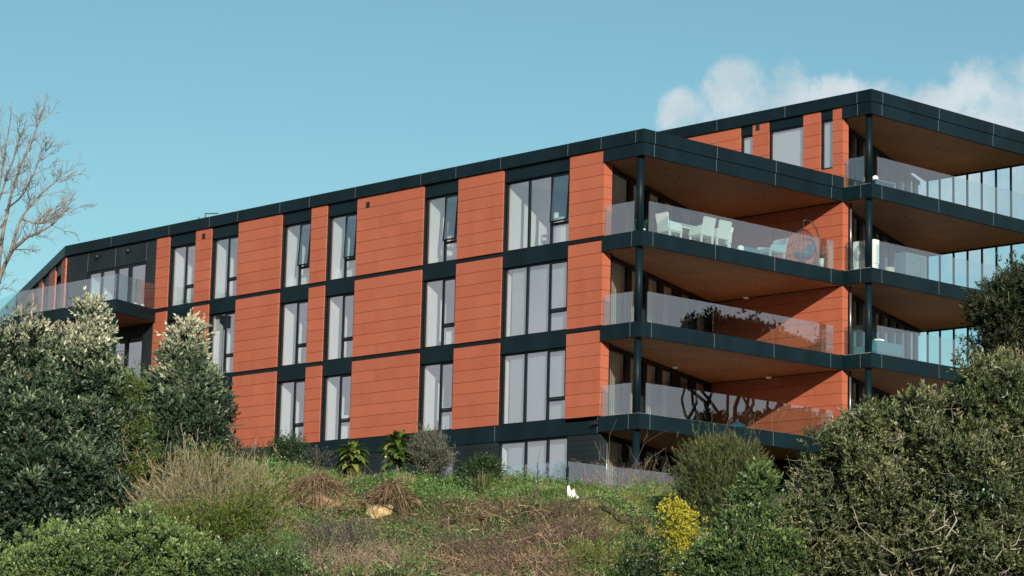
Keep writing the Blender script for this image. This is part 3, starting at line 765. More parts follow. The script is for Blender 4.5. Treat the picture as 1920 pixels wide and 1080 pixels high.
# slatted cabinet, pot, sofa, small things further along
c = thing('slatted_cabinet', 'dark slatted outdoor cabinet on the far balcony above the pale pot', 'cabinet', (15.8, 1.1, F3))
mb = MB().box(-0.62, 0.62, -0.25, 0.25, 0.06, 1.45)
child('body', mb, TEAL, c)
mb = MB()
for q in range(18): mb.box(-0.64, 0.64, -0.275, -0.255, 0.10+q*0.075, 0.15+q*0.075)
child('slats', mb, simple('slat_blue_grey', (0.10, 0.17, 0.20), 0.6), c)
for sx in (-.58, .58): child('leg', MB().box(sx-.03, sx+.03, -.2, .2, 0, .06), DARK2, c)
o = obj('planter_pot', MB().lathe((13.3, 0.1, F3), [(0.15, 0), (0.2, 0.5), (0.18, 0.5), (0.17, 0.45)], 14), simple('blush_pot', (0.62, 0.50, 0.42), 0.6), None, True, (13.3, 0.1, F3))
tag(o, 'small blush pink pot on the far balcony left of the dark slatted cabinet', 'pot')
F2 = 2*S+0.021
s_ = thing('outdoor_sofa', 'dark two seat outdoor sofa on the far balcony one floor below the cooling unit', 'sofa', (13.45, 0.55, F2))
child('seat', MB().box(-0.85, 0.85, -0.1, 0.6, 0.16, 0.42), TEAL, s_)
child('backrest', MB().hexa([(-0.85, -0.22, .2), (0.85, -0.22, .2), (0.85, -0.1, .2), (-0.85, -0.1, .2), (-0.85, -0.30, .82), (0.85, -0.30, .82), (0.85, -0.2, .82), (-0.85, -0.2, .82)]), TEAL, s_)
for sx in (-1, 1):
    child('armrest', MB().box(sx*.86-.07, sx*.86+.07, -0.22, 0.6, 0.16, 0.62), TEAL, s_)
    for sy in (-.15, .52): child('leg', MB().box(sx*.8-.03, sx*.8+.03, sy-.03, sy+.03, 0, .16), DARK2, s_)
for x, lab in ((13.0, 'white folded towel lying over the back of the dark outdoor sofa'), ):
    mb = MB().hexa([(x-.16, 0.22, F2+.835), (x+.16, 0.22, F2+.835), (x+.16, 0.46, F2+.835), (x-.16, 0.46, F2+.835), (x-.15, 0.235, F2+.90), (x+.15, 0.235, F2+.90), (x+.15, 0.44, F2+.90), (x-.15, 0.44, F2+.90)])
    tag(obj('folded_towel', mb, LINEN, None, False, (x, .3, F2+.835)), lab, 'towel')
F4 = 4*S+0.021
t4 = thing('side_table', 'small dark table carrying a white ball lamp on the topmost balcony', 'table', (13.3, 0.6, F4))
child('table_top', MB().box(-0.6, 0.6, -0.35, 0.35, 0.66, 0.70), TEAL, t4)
for sx in (-1, 1):
    for sy in (-1, 1): child('leg', MB().box(sx*.54-.03, sx*.54+.03, sy*.3-.03, sy*.3+.03, 0, .66), TEAL, t4)
o = obj('table_ball_lamp', MB().lathe((12.95, 0.5, F4+0.70), [(0.05, 0), (0.11, 0.05), (0.12, 0.11), (0.08, 0.18), (0.02, 0.2)], 14), LAMPM, None, True, (12.95, .5, F4+.7))
tag(o, 'white ball lamp standing on the small dark table of the topmost balcony', 'lamp')
F1 = S+0.021
p = thing('garden_parasol', 'small folded teal parasol leaning low on the lowest near balcony', 'parasol', (5.75, 0.8, F1))
child('pole', MB().tube([(0, 0, 0), (0, 0, 0.34)], 0.02, 8), STEEL, p)
child('canopy', MB().lathe((0, 0, 0.10), [(0.34, 0), (0.30, 0.06), (0.16, 0.13), (0.06, 0.18), (0.01, 0.2)], 8), TEAL, p)
# two pale lanterns on the left balcony
for q, lab in (((-1.2, 27.85), 'small white lantern on the left balcony corner, the nearer to the column'), ((-0.75, 27.98), 'small white lantern on the left balcony corner, the nearer to the wall')):
    o = obj('lantern', MB().lathe((*q, 3*S+0.0), [(0.04, 0), (0.075, 0.03), (0.08, 0.08), (0.05, 0.12), (0.02, 0.13)], 12), LAMPM, None, True, (*q, 3*S))
    tag(o, lab, 'lantern', 'lanterns on the left balcony')
# inside the top corner room
cb = thing('console_table', 'white open console table inside the wide top floor window', 'table', (1.0, 5.35, 3*S+.03))
child('table_top', MB().box(-0.2, 0.2, -0.5, 0.5, 0.55, 0.60), WHITEP, cb)
for sx in (-1, 1):
    for sy in (-1, 1): child('leg', MB().box(sx*.17-.03, sx*.17+.03, sy*.46-.03, sy*.46+.03, 0, .55), WHITEP, cb)
child('shelf', MB().box(-0.18, 0.18, -0.43, 0.43, 0.15, 0.18), WHITEP, cb)
lp = thing('table_lamp', 'white table lamp with a cone shade on the console inside the wide top window', 'lamp', (1.0, 5.2, 3*S+.63))
child('base', MB().lathe((0, 0, 0), [(0.10, 0), (0.16, 0.1), (0.15, 0.22), (0.06, 0.34), (0.03, 0.45)], 16), WHITEP, lp, True)
child('lamp_shade', MB().lathe((0, 0, 0.40), [(0.30, 0), (0.10, 0.36)], 18), LAMPM, lp, True)
sf = thing('curved_sofa', 'white curved sofa inside the wide top floor window', 'sofa', (0.75, 4.2, 3*S+.03))
mb = MB(); A = np.linspace(R(50), R(310), 15)
for a0, a1 in zip(A[:-1], A[1:]):
    ps = [(0.85*math.cos(a0)*.6, 0.85*math.sin(a0)), (0.85*math.cos(a1)*.6, 0.85*math.sin(a1)), (0.68*math.cos(a1)*.6, 0.68*math.sin(a1)), (0.68*math.cos(a0)*.6, 0.68*math.sin(a0))]
    mb.prism(ps, 0.05, 0.98)
child('backrest', mb, LINEN, sf)
child('seat', MB().lathe((0, 0, 0.1), [(0.40, 0), (0.42, 0.3), (0.3, 0.33)], 16), LINEN, sf)
ar = wicker_chair('dining_chair', 'white upholstered chair pair back inside the narrow top floor window', LINEN, cat='chair', back=1.0)
ar.location = (0.85, 10.3, 3*S+.03); ar.rotation_euler.z = R(20); ar.scale = (1.1, 1.5, 1.0); ar['label'] = 'white upholstered chair inside the narrow top window beside the wide one'
def bed(loc, lab, rz):
    b_ = thing('bed', lab, 'bed', loc); b_.rotation_euler.z = R(rz)
    child('base', MB().box(-1.0, 1.0, -0.75, 0.75, 0.0, 0.3), WHITEP, b_)
    child('mattress', MB().hexa([(-1, -.75, .302), (1, -.75, .302), (1, .75, .302), (-1, .75, .302), (-.97, -.72, .55), (.97, -.72, .55), (.97, .72, .55), (-.97, .72, .55)]), LINEN, b_)
    for sy in (-.36, .36):
        child('pillow', MB().hexa([(-.98, sy-.3, .56), (-.6, sy-.3, .56), (-.6, sy+.3, .56), (-.98, sy+.3, .56), (-1.0, sy-.24, .95), (-.85, sy-.24, 1.0), (-.85, sy+.24, 1.0), (-1.0, sy+.24, .95)]), LINEN, b_)
    child('headboard', MB().box(-1.12, -1.03, -.8, .8, 0, 1.05), simple('grey_headboard', (.25, .25, .26), .8), b_)
bed((1.3, 16.15, 3*S+.03), 'unmade white bed against the glass of the third top floor window from the corner', 90)
bed((1.3, 18.95, 3*S+.03), 'unmade white bed against the glass of the fourth top floor window from the corner', 90)

# ================================================================== the bank and its plants
FH = np.array([math.cos(YAW), math.sin(YAW)]); RH = np.array([math.sin(YAW), -math.cos(YAW)])
PD = np.array([-3000, 12, 35, 45, 58, 64, 68, 70.5, 74, 79, 84, 4000.0])
PZ = np.array([-8.4, -8.4, -8.4, -6.7, -4.0, -3.2, -2.4, -1.5, -0.75, -0.02, 0.06, 0.06])
def ground(x, y, rough=True):
    x = np.asarray(x, float)-CAM[0]; y = np.asarray(y, float)-CAM[1]
    D = x*FH[0]+y*FH[1]; L = x*RH[0]+y*RH[1]
    bend = 1.6*np.sin(L*0.33+0.6)+0.9*np.sin(L*0.71)
    w = np.exp(-((D-69)/7.0)**2)
    z = np.interp(D+bend*w, PD, PZ)
    crest = np.where(L < 0, -0.05-0.045*np.maximum(L, -16), -0.05-0.02*np.minimum(L, 14))
    z = z+crest*np.clip((D-40)/39.0, 0, 1)*np.clip((400-D)/300, 0, 1)
    if rough:
        e = np.clip((D-45)/10, 0, 1)*np.clip((95-D)/8, 0, 1)
        z = z+e*(0.24*np.sin(x*1.3+0.8*np.sin(y*0.9))*np.sin(y*1.1+1)+0.08*np.sin(x*2.9+y*1.7)+0.05*np.sin(x*5.1-y*4.3))
    return z
def gfind(px, py, D0=50, D1=100):
    """where the sight line px,py meets the bank"""
    Ds = np.linspace(D0, D1, 400)
    P = CAM+np.outer(Ds, pdir(px, py))
    h = P[:, 2]-ground(P[:, 0], P[:, 1])
    i = np.argmax(h < 0) if (h < 0).any() else len(Ds)-1
    q = P[i].copy(); q[2] = ground(q[0], q[1]); return q
def gat(px, D):
    q = at(px, 900, D); q[2] = ground(q[0], q[1]); return q
# ---- terrain sheet
def hillmat():
    m, N, L, b = mat('hillside_earth_and_turf')
    c1, n1 = noise_ramp(N, L, 0.35, [(0.35, (0.085, 0.075, 0.035)), (0.5, (0.06, 0.075, 0.025)), (0.68, (0.13, 0.095, 0.055))], 6)
    c2, n2 = noise_ramp(N, L, 6, [(0.3, (0.6, 0.6, 0.6)), (0.7, (1, 1, 1))], 4)
    L.new(mul(N, L, c1, c2), b.inputs['Base Color']); b.inputs['Roughness'].default_value = 0.95; b.inputs['Specular IOR Level'].default_value = 0.1
    return m
Dg = np.unique(np.concatenate([np.linspace(-1500, 0, 12), np.linspace(0, 44, 18), np.arange(44, 92, 0.3), np.linspace(92, 140, 16), np.linspace(140, 4000, 16)]))
Lg = np.unique(np.concatenate([np.linspace(-2500, -60, 10), np.linspace(-60, -18, 20), np.arange(-18, 18, 0.3), np.linspace(18, 60, 20), np.linspace(60, 2500, 10)]))
DD, LL = np.meshgrid(Dg, Lg, indexing='ij')
X = CAM[0]+DD*FH[0]+LL*RH[0]; Y = CAM[1]+DD*FH[1]+LL*RH[1]
Z = ground(X, Y)
idx = np.arange(X.size).reshape(X.shape)
Q = np.stack([idx[:-1, :-1], idx[:-1, 1:], idx[1:, 1:], idx[1:, :-1]], -1).reshape(-1, 4)[:, ::-1]
hill = quads('hillside', np.stack([X, Y, Z], -1).reshape(-1, 3), Q, hillmat(), smooth=True)
tag(hill, None, None, kind='structure')

# ---- foliage builder
def ell(px, py, rx, ry, D, rd=None):
    k = D/F_PX
    return (at(px, py, D), np.array([rx*k, ry*k, (rd or rx)*k]))
AX = np.array([[RH[0], RH[1], 0], [0, 0, 1], [FH[0], FH[1], 0]])       # ellipsoid axes: across, up, away
def shell_points(ells, n, rg, depth=0.35, lump=0.12, facing=0.0):
    """points near the surface of a union of ellipsoids, with outward normals"""
    w = np.array([r[0]*r[1]+r[1]*r[2]+r[0]*r[2] for _, r in ells]); w = w/w.sum()
    out = []; nor = []; dep = []
    while sum(len(o) for o in out) < n:
        k = rg.choice(len(ells), size=n, p=w)
        C_ = np.array([e[0] for e in ells])[k]; Rr = np.array([e[1] for e in ells])[k]
        uu = rg.normal(size=(n, 3)); uu /= np.linalg.norm(uu, axis=1, keepdims=True)
        if facing: uu[:, 2] = np.where(rg.random(n) < facing, -np.abs(uu[:, 2]), uu[:, 2])
        t = 1-np.abs(rg.normal(size=n))*depth
        ph = uu@np.array([[3.1, 1.7, 4.3], [2.2, 5.1, 1.3], [4.4, 2.6, 3.7]])+k[:, None]*1.7
        t = np.clip(t, 0.15, 1)*(1+lump*(np.sin(ph*1.7).sum(1)/2+0.6*np.sin(ph*3.3).sum(1)/2))
        P = C_+((uu*Rr*t[:, None])@AX)
        nn = (uu/Rr)@AX; nn /= np.linalg.norm(nn, axis=1, keepdims=True)
        ok = np.ones(n, bool)
        for j, (c, r) in enumerate(ells):
            q = ((P-c)@AX.T)/r
            ok &= (j == k) | ((q**2).sum(1) > 0.72)
        ok &= P[:, 2] > ground(P[:, 0], P[:, 1])+0.02
        out.append(P[ok]); nor.append(nn[ok]); dep.append(t[ok])
    return np.concatenate(out)[:n], np.concatenate(nor)[:n], np.concatenate(dep)[:n]
def foliage(ells, nclump, nshoot, nleaf, rg, shoot=0.30, leaf=(0.07, 0.12), wid=0.4, up=0.5, sig=0.22, spread=0.7, depth=0.35, lump=0.12, facing=0.5,
            tipgain=0.0, curl=0.1, vbase=None, rho=0.0, core=0, vary=0.25):
    """clumps > shoots > leaves. v: 0 dark leaf .. 1 young tip"""
    Cc, Nc, Tc = shell_points(ells, nclump, rg, depth, lump, facing)
    vc = rg.random(nclump)
    k = np.repeat(np.arange(nclump), nshoot)
    n = len(k)
    B = Cc[k]+rg.normal(size=(n, 3))*sig
    if rho:                                             # leafy mounds: shoots stand out from each clump like a small dome
        size = rho*rg.uniform(0.55, 1.35, nclump)[k]
        h = Nc[k]*0.75+np.array([0, 0, 0.45])+rg.normal(size=(n, 3))*0.75; h /= np.linalg.norm(h, axis=1, keepdims=True)
        B = Cc[k]+h*(size*rg.uniform(0.45, 1.0, n))[:, None]
        d = h*(1-up)+np.array([0, 0, 1.0])*up+rg.normal(size=(n, 3))*0.32
    else: d = Nc[k]*(1-up)+np.array([0, 0, 1.0])*up+rg.normal(size=(n, 3))*0.42
    d /= np.linalg.norm(d, axis=1, keepdims=True)
    ln = shoot*rg.uniform(0.6, 1.3, n)*np.where(rg.random(n) < 0.08, 1.8, 1.0)
    csz = rg.uniform(0.72, 1.3, nclump)[k]
    j = np.repeat(np.arange(n), nleaf); m = len(j)
    t = np.tile(np.linspace(0.15, 1, nleaf), n)
    pb = B[j]+d[j]*(ln[j]*t)[:, None]
    rad = rg.normal(size=(m, 3)); rad -= (rad*d[j]).sum(1, keepdims=True)*d[j]; rad /= np.linalg.norm(rad, axis=1, keepdims=True)+1e-9
    sp = spread*(1.25-0.75*t)[:, None]
    ld = d[j]*(1-sp*0.6)+rad*sp
    L_ = rg.uniform(*leaf, m)*csz[j]
    V, Q = leafverts(pb, ld, L_, L_*wid*rg.uniform(0.8, 1.2, m), rg, curl)
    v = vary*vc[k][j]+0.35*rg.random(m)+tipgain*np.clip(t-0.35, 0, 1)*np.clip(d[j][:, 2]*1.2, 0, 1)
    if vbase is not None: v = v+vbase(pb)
    if core:                                            # inner leaves coloured dark, painting in the shade of the crown gaps
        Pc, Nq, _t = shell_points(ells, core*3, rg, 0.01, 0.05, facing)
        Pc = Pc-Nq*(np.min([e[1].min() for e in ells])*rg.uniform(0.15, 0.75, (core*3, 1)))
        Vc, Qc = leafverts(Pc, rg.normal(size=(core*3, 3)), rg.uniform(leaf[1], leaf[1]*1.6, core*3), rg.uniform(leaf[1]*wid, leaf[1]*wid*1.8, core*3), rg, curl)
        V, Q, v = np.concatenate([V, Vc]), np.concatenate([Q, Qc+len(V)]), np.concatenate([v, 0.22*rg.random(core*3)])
    return V, Q, np.clip(v, 0, 1), Cc, np.stack([B, B+d*ln[:, None]], 1)
BARK = simple('grey_brown_bark', (0.16, 0.13, 0.10), 0.9, var=0.25, scale=12)
BARKP = simple('pale_grey_bark', (0.27, 0.24, 0.20), 0.9, var=0.25, scale=12)
BARKD = simple('dark_bark', (0.06, 0.05, 0.04), 0.9, var=0.25, scale=12)
def limbs(base, targets, rg, r0=0.12, r1=0.012, bow=0.25, trunk_h=0.35, K=16, twist=0.5):
    """limb paths from the base to crown points, leaving the trunk at different heights"""
    N_ = len(targets); t = np.linspace(0, 1, K)[None, :, None]
    top = targets.mean(0); ax = (top-base)
    fork = base+ax*rg.uniform(trunk_h*0.4, trunk_h, (N_, 1))
    mid = fork+(targets-fork)*0.5+np.array([0, 0, -1])*bow*np.linalg.norm(targets-fork, axis=1, keepdims=True)*rg.uniform(-0.2, 1, (N_, 1))
    P = (1-t)**2*fork[:, None]+2*t*(1-t)*mid[:, None]+t**2*targets[:, None]
    q = np.linspace(0, 1, K)[None, :, None]; ph = rg.uniform(0, 6.28, (N_, 1, 3)); fq = rg.uniform(5, 11, (N_, 1, 3))
    lenl = np.linalg.norm(targets-fork, axis=1)[:, None, None]
    P = P+twist*lenl*0.16*(np.sin(q*fq+ph)-np.sin(ph)*(1-q)-np.sin(fq+ph)*q)+twist*lenl*0.05*(np.sin(q*fq*2.6+ph*3)-np.sin(ph*3)*(1-q)-np.sin(fq*2.6+ph*3)*q)
    rad = (r0*0.5)*(1-np.linspace(0, 1, K))[None, :]**0.8*rg.uniform(0.5, 1, (N_, 1))+r1
    tr = np.stack([base+(ax*trunk_h)*q+rg.normal(size=3)*0.03 for q in np.linspace(-0.05, 1, K)])[None]
    trr = np.linspace(r0, r0*0.6, K)[None]
    V1, Q1 = tubes(P, rad, 5); V2, Q2 = tubes(tr, trr, 8)
    return np.concatenate([V1, V2]), np.concatenate([Q1, Q2+len(V1)])
def shoots_mesh(SP, r=0.006):
    P = np.stack([SP[:, 0], SP.mean(1), SP[:, 1]], 1)
    return tubes(P, np.full((len(P), 3), r), 3)
def plant(name, label, cat, base, ells, M, barkm, rg, nclump, nshoot, nleaf, limb_n=40, r0=0.12, group=None, twig=0.0, part='crown', r1=0.012, twist=0.5, bow=0.25, trunk_h=0.35, **kw):
    t = thing(name, label, cat, tuple(base), group)
    V, Q, v, Cc, SP = foliage(ells, nclump, nshoot, nleaf, rg, **kw)
    mi = np.zeros(len(Q), int)
    if twig:
        s = SP[rg.random(len(SP)) < twig]; V2, Q2 = shoots_mesh(s, r1*0.7)
        Q = np.concatenate([Q, Q2+len(V)]); V = np.concatenate([V, V2]); v = np.concatenate([v, np.full(len(Q2), .5)]); mi = np.concatenate([mi, np.ones(len(Q2), int)])
    c = quads(part, V, Q, [M, barkm], t, v, mi, loc=base)
    if limb_n:
        tg = Cc[rg.choice(len(Cc), min(limb_n, len(Cc)), replace=False)]
        cm = Cc.mean(0); tg = cm+(tg-cm)*0.84
        V1, Q1 = limbs(np.array(base), tg, rg, r0, r1, bow, trunk_h, twist=twist)
        quads('trunk' if cat == 'tree' else 'stems', V1, Q1, barkm, t, smooth=True, loc=base)
    return t
def twigs(base_pts, dirs, ln, r, rg, K=7, wob=0.06, grav=0.0):
    N_ = len(base_pts); s = np.linspace(0, 1, K)[None, :, None]
    d = dirs/(np.linalg.norm(dirs, axis=1, keepdims=True)+1e-9)
    P = base_pts[:, None]+d[:, None]*ln[:, None, None]*s
    P = P+np.cumsum(rg.normal(size=(N_, K, 3))*wob*ln[:, None, None], 1)*s**0.5+np.array([0, 0, -1])*(grav*ln)[:, None, None]*s**2
    return tubes(P, r[:, None]*(1-0.8*np.linspace(0, 1, K))[None], 3)
POHU = leafmat('dark_glossy_leaf_with_silver_tips', [(0, (0.010, 0.021, 0.013)), (0.36, (0.027, 0.055, 0.031)), (0.66, (0.085, 0.128, 0.070)), (0.86, (0.30, 0.33, 0.22)), (1, (0.46, 0.46, 0.34))], 0.42, 0.15)
OLIVE = leafmat('olive_green_leaf', [(0, (0.018, 0.028, 0.011)), (0.35, (0.066, 0.094, 0.036)), (0.7, (0.165, 0.185, 0.085)), (1, (0.32, 0.25, 0.13))], 0.40, 0.2)
GREEN = leafmat('bright_green_leaf', [(0, (0.026, 0.052, 0.020)), (0.5, (0.070, 0.125, 0.042)), (1, (0.24, 0.33, 0.11))], 0.35, 0.3)
YELLOW = leafmat('yellow_flower', [(0, (0.12, 0.15, 0.025)), (0.28, (0.46, 0.42, 0.035)), (1, (0.68, 0.63, 0.11))], 0.6, 0.3)
STRAW = leafmat('dry_straw_stem', [(0, (0.10, 0.11, 0.04)), (0.35, (0.22, 0.19, 0.09)), (1, (0.44, 0.36, 0.22))], 0.8, 0.25)
KANUKA = leafmat('fine_dark_green_needle', [(0, (0.016, 0.034, 0.014)), (0.45, (0.040, 0.070, 0.024)), (0.8, (0.12, 0.13, 0.035)), (1, (0.22, 0.17, 0.05))], 0.6, 0.25)
GREYG = leafmat('grey_green_leaf', [(0, (0.05, 0.06, 0.045)), (0.6, (0.12, 0.13, 0.09)), (1, (0.26, 0.26, 0.19))], 0.6, 0.2)
LIME = leafmat('yellow_green_leaf', [(0, (0.05, 0.10, 0.015)), (1, (0.22, 0.26, 0.04))], 0.45, 0.35)
DPINE = leafmat('dark_conifer_needle', [(0, (0.010, 0.017, 0.010)), (0.5, (0.024, 0.036, 0.015)), (1, (0.12, 0.12, 0.04))], 0.6, 0.15)
def R_(n): return np.random.default_rng(n)
# left pair of silver tipped trees
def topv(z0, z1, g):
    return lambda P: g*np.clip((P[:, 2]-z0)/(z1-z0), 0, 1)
D = 62
zt = at(100, 560, D)[2]; zm = at(100, 740, D)[2]
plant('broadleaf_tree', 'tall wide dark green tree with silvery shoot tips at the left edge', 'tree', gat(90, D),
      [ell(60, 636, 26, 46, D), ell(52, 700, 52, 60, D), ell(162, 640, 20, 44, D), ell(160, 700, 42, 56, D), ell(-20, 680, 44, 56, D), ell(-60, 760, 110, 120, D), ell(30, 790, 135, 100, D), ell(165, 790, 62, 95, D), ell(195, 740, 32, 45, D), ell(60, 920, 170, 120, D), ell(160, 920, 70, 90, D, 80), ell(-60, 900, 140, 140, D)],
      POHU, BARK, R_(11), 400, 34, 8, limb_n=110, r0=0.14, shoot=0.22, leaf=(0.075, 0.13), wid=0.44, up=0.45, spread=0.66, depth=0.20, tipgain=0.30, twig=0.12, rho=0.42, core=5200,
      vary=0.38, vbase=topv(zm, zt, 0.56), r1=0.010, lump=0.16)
D = 64
zt = at(340, 595, D)[2]; zm = at(340, 760, D)[2]
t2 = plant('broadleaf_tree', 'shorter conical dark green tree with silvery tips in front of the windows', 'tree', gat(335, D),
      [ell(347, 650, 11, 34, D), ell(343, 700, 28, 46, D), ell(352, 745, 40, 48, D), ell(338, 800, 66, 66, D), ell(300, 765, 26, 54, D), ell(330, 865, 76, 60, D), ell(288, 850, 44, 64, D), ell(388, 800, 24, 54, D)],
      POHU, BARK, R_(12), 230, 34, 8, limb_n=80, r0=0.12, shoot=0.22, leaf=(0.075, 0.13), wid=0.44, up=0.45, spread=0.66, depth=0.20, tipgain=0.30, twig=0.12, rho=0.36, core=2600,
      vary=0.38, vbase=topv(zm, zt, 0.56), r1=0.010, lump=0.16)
# right hand tree
D = 50
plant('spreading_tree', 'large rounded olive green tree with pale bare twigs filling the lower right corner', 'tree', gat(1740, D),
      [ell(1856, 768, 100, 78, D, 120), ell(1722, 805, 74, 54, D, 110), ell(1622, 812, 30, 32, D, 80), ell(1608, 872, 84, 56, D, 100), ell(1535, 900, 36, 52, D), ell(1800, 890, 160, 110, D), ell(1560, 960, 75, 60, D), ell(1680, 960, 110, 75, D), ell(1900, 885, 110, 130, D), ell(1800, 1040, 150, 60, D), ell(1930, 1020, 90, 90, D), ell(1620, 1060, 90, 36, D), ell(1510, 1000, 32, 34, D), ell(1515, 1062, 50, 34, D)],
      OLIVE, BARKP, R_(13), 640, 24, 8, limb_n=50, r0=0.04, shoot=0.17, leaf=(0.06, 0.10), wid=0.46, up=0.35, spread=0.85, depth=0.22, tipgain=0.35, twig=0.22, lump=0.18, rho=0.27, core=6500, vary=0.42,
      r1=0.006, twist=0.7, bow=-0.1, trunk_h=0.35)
tw = bpy.data.objects['spreading_tree']; rg_ = R_(131); cr = [c_ for c_ in tw.children if c_.name.startswith('crown')][0]
nv_ = len(cr.data.vertices); pk = np.empty(nv_*3, np.float32); cr.data.vertices.foreach_get('co', pk); pk = pk.reshape(-1, 3)
sp_ = pk[rg_.choice(nv_, 900, replace=False)]; sp_ = sp_[sp_[:, 2] < np.percentile(pk[:, 2], 78)]
V, Q = twigs(sp_, rg_.normal(size=sp_.shape)*np.array([1, 1, .8]), rg_.uniform(0.2, 0.75, len(sp_)), rg_.uniform(0.005, 0.010, len(sp_)), rg_, K=9, wob=0.13)
quads('twigs', V, Q, BARKP, tw, smooth=True)['kind'] = 'stuff'
D = 58
plant('conifer_tree', 'dark flat layered tree rising behind the big round tree at the right edge', 'tree', gat(1985, D),
      [ell(1905, 560, 50, 24, D, 90), ell(1965, 550, 80, 40, D, 100), ell(1868, 592, 42, 18, D, 70), ell(1920, 645, 66, 48, D, 80), ell(1850, 662, 20, 12, D, 40), ell(1990, 620, 90, 90, D), ell(1940, 700, 60, 50, D)],
      DPINE, BARKD, R_(14), 900, 12, 11, limb_n=26, r0=0.15, shoot=0.18, leaf=(0.07, 0.14), wid=0.26, up=0.55, sig=0.15, spread=0.75, depth=0.35, tipgain=0.45, lump=0.14, trunk_h=0.7)
# mid shrubs
D = 68
plant('feathery_shrub', 'feathery dark green shrub with upright yellowish tips before the right balcony', 'shrub', gat(1345, D),
      [ell(1345, 940, 60, 58, D), ell(1318, 895, 30, 34, D), ell(1385, 892, 30, 32, D), ell(1350, 885, 24, 30, D), ell(1340, 990, 60, 50, D)],
      KANUKA, BARK, R_(15), 620, 12, 13, limb_n=30, r0=0.06, shoot=0.42, leaf=(0.07, 0.15), wid=0.16, up=0.72, sig=0.16, spread=0.5, depth=0.35, tipgain=0.55, core=2200, vary=0.35, lump=0.14, twig=0.3, r1=0.005)
D = 60
plant('yellow_flowering_shrub', 'small shrub covered in bright yellow blossom on the right of the bank', 'shrub', gat(1280, D),
      [ell(1268, 985, 24, 38, D), ell(1280, 1030, 36, 36, D), ell(1312, 1012, 20, 18, D), ell(1262, 955, 13, 16, D), ell(1275, 1075, 30, 25, D)],
      YELLOW, BARKD, R_(16), 190, 9, 8, limb_n=20, r0=0.03, shoot=0.14, leaf=(0.035, 0.065), wid=0.7, up=0.4, sig=0.09, spread=1.0, depth=0.4, twig=0.2, r1=0.005, part='blossom')
D = 49.5
plant('leafy_shrub', 'upright bright green shrub between the yellow blossom and the large right tree', 'shrub', gat(1405, D),
      [ell(1425, 925, 18, 42, D), ell(1410, 985, 42, 60, D), ell(1385, 1045, 75, 55, D), ell(1440, 1040, 55, 60, D), ell(1340, 1080, 60, 30, D)],
      GREEN, BARK, R_(17), 200, 16, 8, limb_n=30, r0=0.05, shoot=0.2, leaf=(0.05, 0.09), wid=0.55, up=0.5, rho=0.18, core=700, spread=0.8, depth=0.35, tipgain=0.5, twig=0.2, r1=0.006, vbase=lambda P: np.full(len(P), 0.08))
D = 56
plant('dark_shrub', 'low dark green shrub in the hollow left of the yellow blossom', 'shrub', gat(1235, D),
      [ell(1225, 1040, 42, 50, D), ell(1200, 1085, 60, 30, D)], GREEN, BARKD, R_(18), 80, 8, 7, limb_n=15, r0=0.04, shoot=0.18, leaf=(0.05, 0.08), wid=0.55, up=0.4, sig=0.14, depth=0.35, vbase=lambda P: np.full(len(P), -0.25))
# foreground green on the left
D = 53
plant('green_shrub', 'low spreading glossy green shrub along the bottom left of the picture', 'shrub', gat(200, D),
      [ell(150, 1060, 120, 60, D), ell(270, 1040, 90, 60, D), ell(60, 1090, 100, 60, D), ell(360, 1075, 70, 45, D)], GREEN, BARK, R_(19), 260, 18, 8, limb_n=30, r0=0.05,
      shoot=0.16, leaf=(0.05, 0.085), wid=0.55, up=0.45, rho=0.22, core=1500, spread=0.8, depth=0.25, tipgain=0.5, lump=0.16, twig=0.2, r1=0.006, vbase=lambda P: np.full(len(P), 0.26))
plant('green_shrub', 'small bright green shrub at the bottom edge below the dry straw bush', 'shrub', gat(510, D),
      [ell(500, 1085, 90, 42, D), ell(440, 1080, 50, 40, D), ell(570, 1095, 50, 30, D)], GREEN, BARK, R_(20), 170, 8, 7, limb_n=20, r0=0.04,
      shoot=0.2, leaf=(0.05, 0.085), wid=0.55, up=0.5, sig=0.15, spread=0.8, depth=0.3, tipgain=0.5, twig=0.2, r1=0.006)
D = 62
plant('yellow_green_shrub', 'thin yellow green shrub squeezed between the two silver tipped trees', 'shrub', gat(250, D),
      [ell(248, 730, 20, 50, D), ell(250, 810, 24, 50, D), ell(262, 885, 30, 35, D)], LIME, BARK, R_(21), 100, 7, 7, limb_n=14, r0=0.03, shoot=0.2, leaf=(0.05, 0.10), wid=0.35, up=0.4, sig=0.12, depth=0.4, r1=0.006)
# dry straw bush: long thin stems with green at the foot
D = 60
plant('dry_straw_bush', 'wide dry straw coloured bush with tangled pale stems left of centre', 'shrub', gat(410, D),
      [ell(372, 940, 84, 56, D), ell(448, 945, 62, 48, D), ell(330, 985, 64, 46, D), ell(420, 1000, 96, 46, D)], STRAW, BARKP, R_(22), 230, 10, 9, limb_n=90, r0=0.03,
      shoot=0.5, leaf=(0.08, 0.16), wid=0.10, up=0.62, sig=0.20, spread=0.45, depth=0.3, tipgain=0.55, twig=0.5, r1=0.006, bow=-0.1)
plant('olive_undergrowth_bush', 'green and yellow leafy bush growing through the foot of the straw bush', 'shrub', gat(400, 58),
      [ell(350, 1000, 70, 45, 58), ell(440, 985, 66, 46, 58), ell(498, 950, 26, 46, 58), ell(395, 885, 26, 20, 60)], LIME, BARK, R_(23), 240, 9, 8, limb_n=20, r0=0.03, shoot=0.22, leaf=(0.04, 0.08), wid=0.4, up=0.5, sig=0.2, depth=0.4, twig=0.2, r1=0.006, tipgain=0.3,
      vbase=lambda P: np.full(len(P), -0.05))
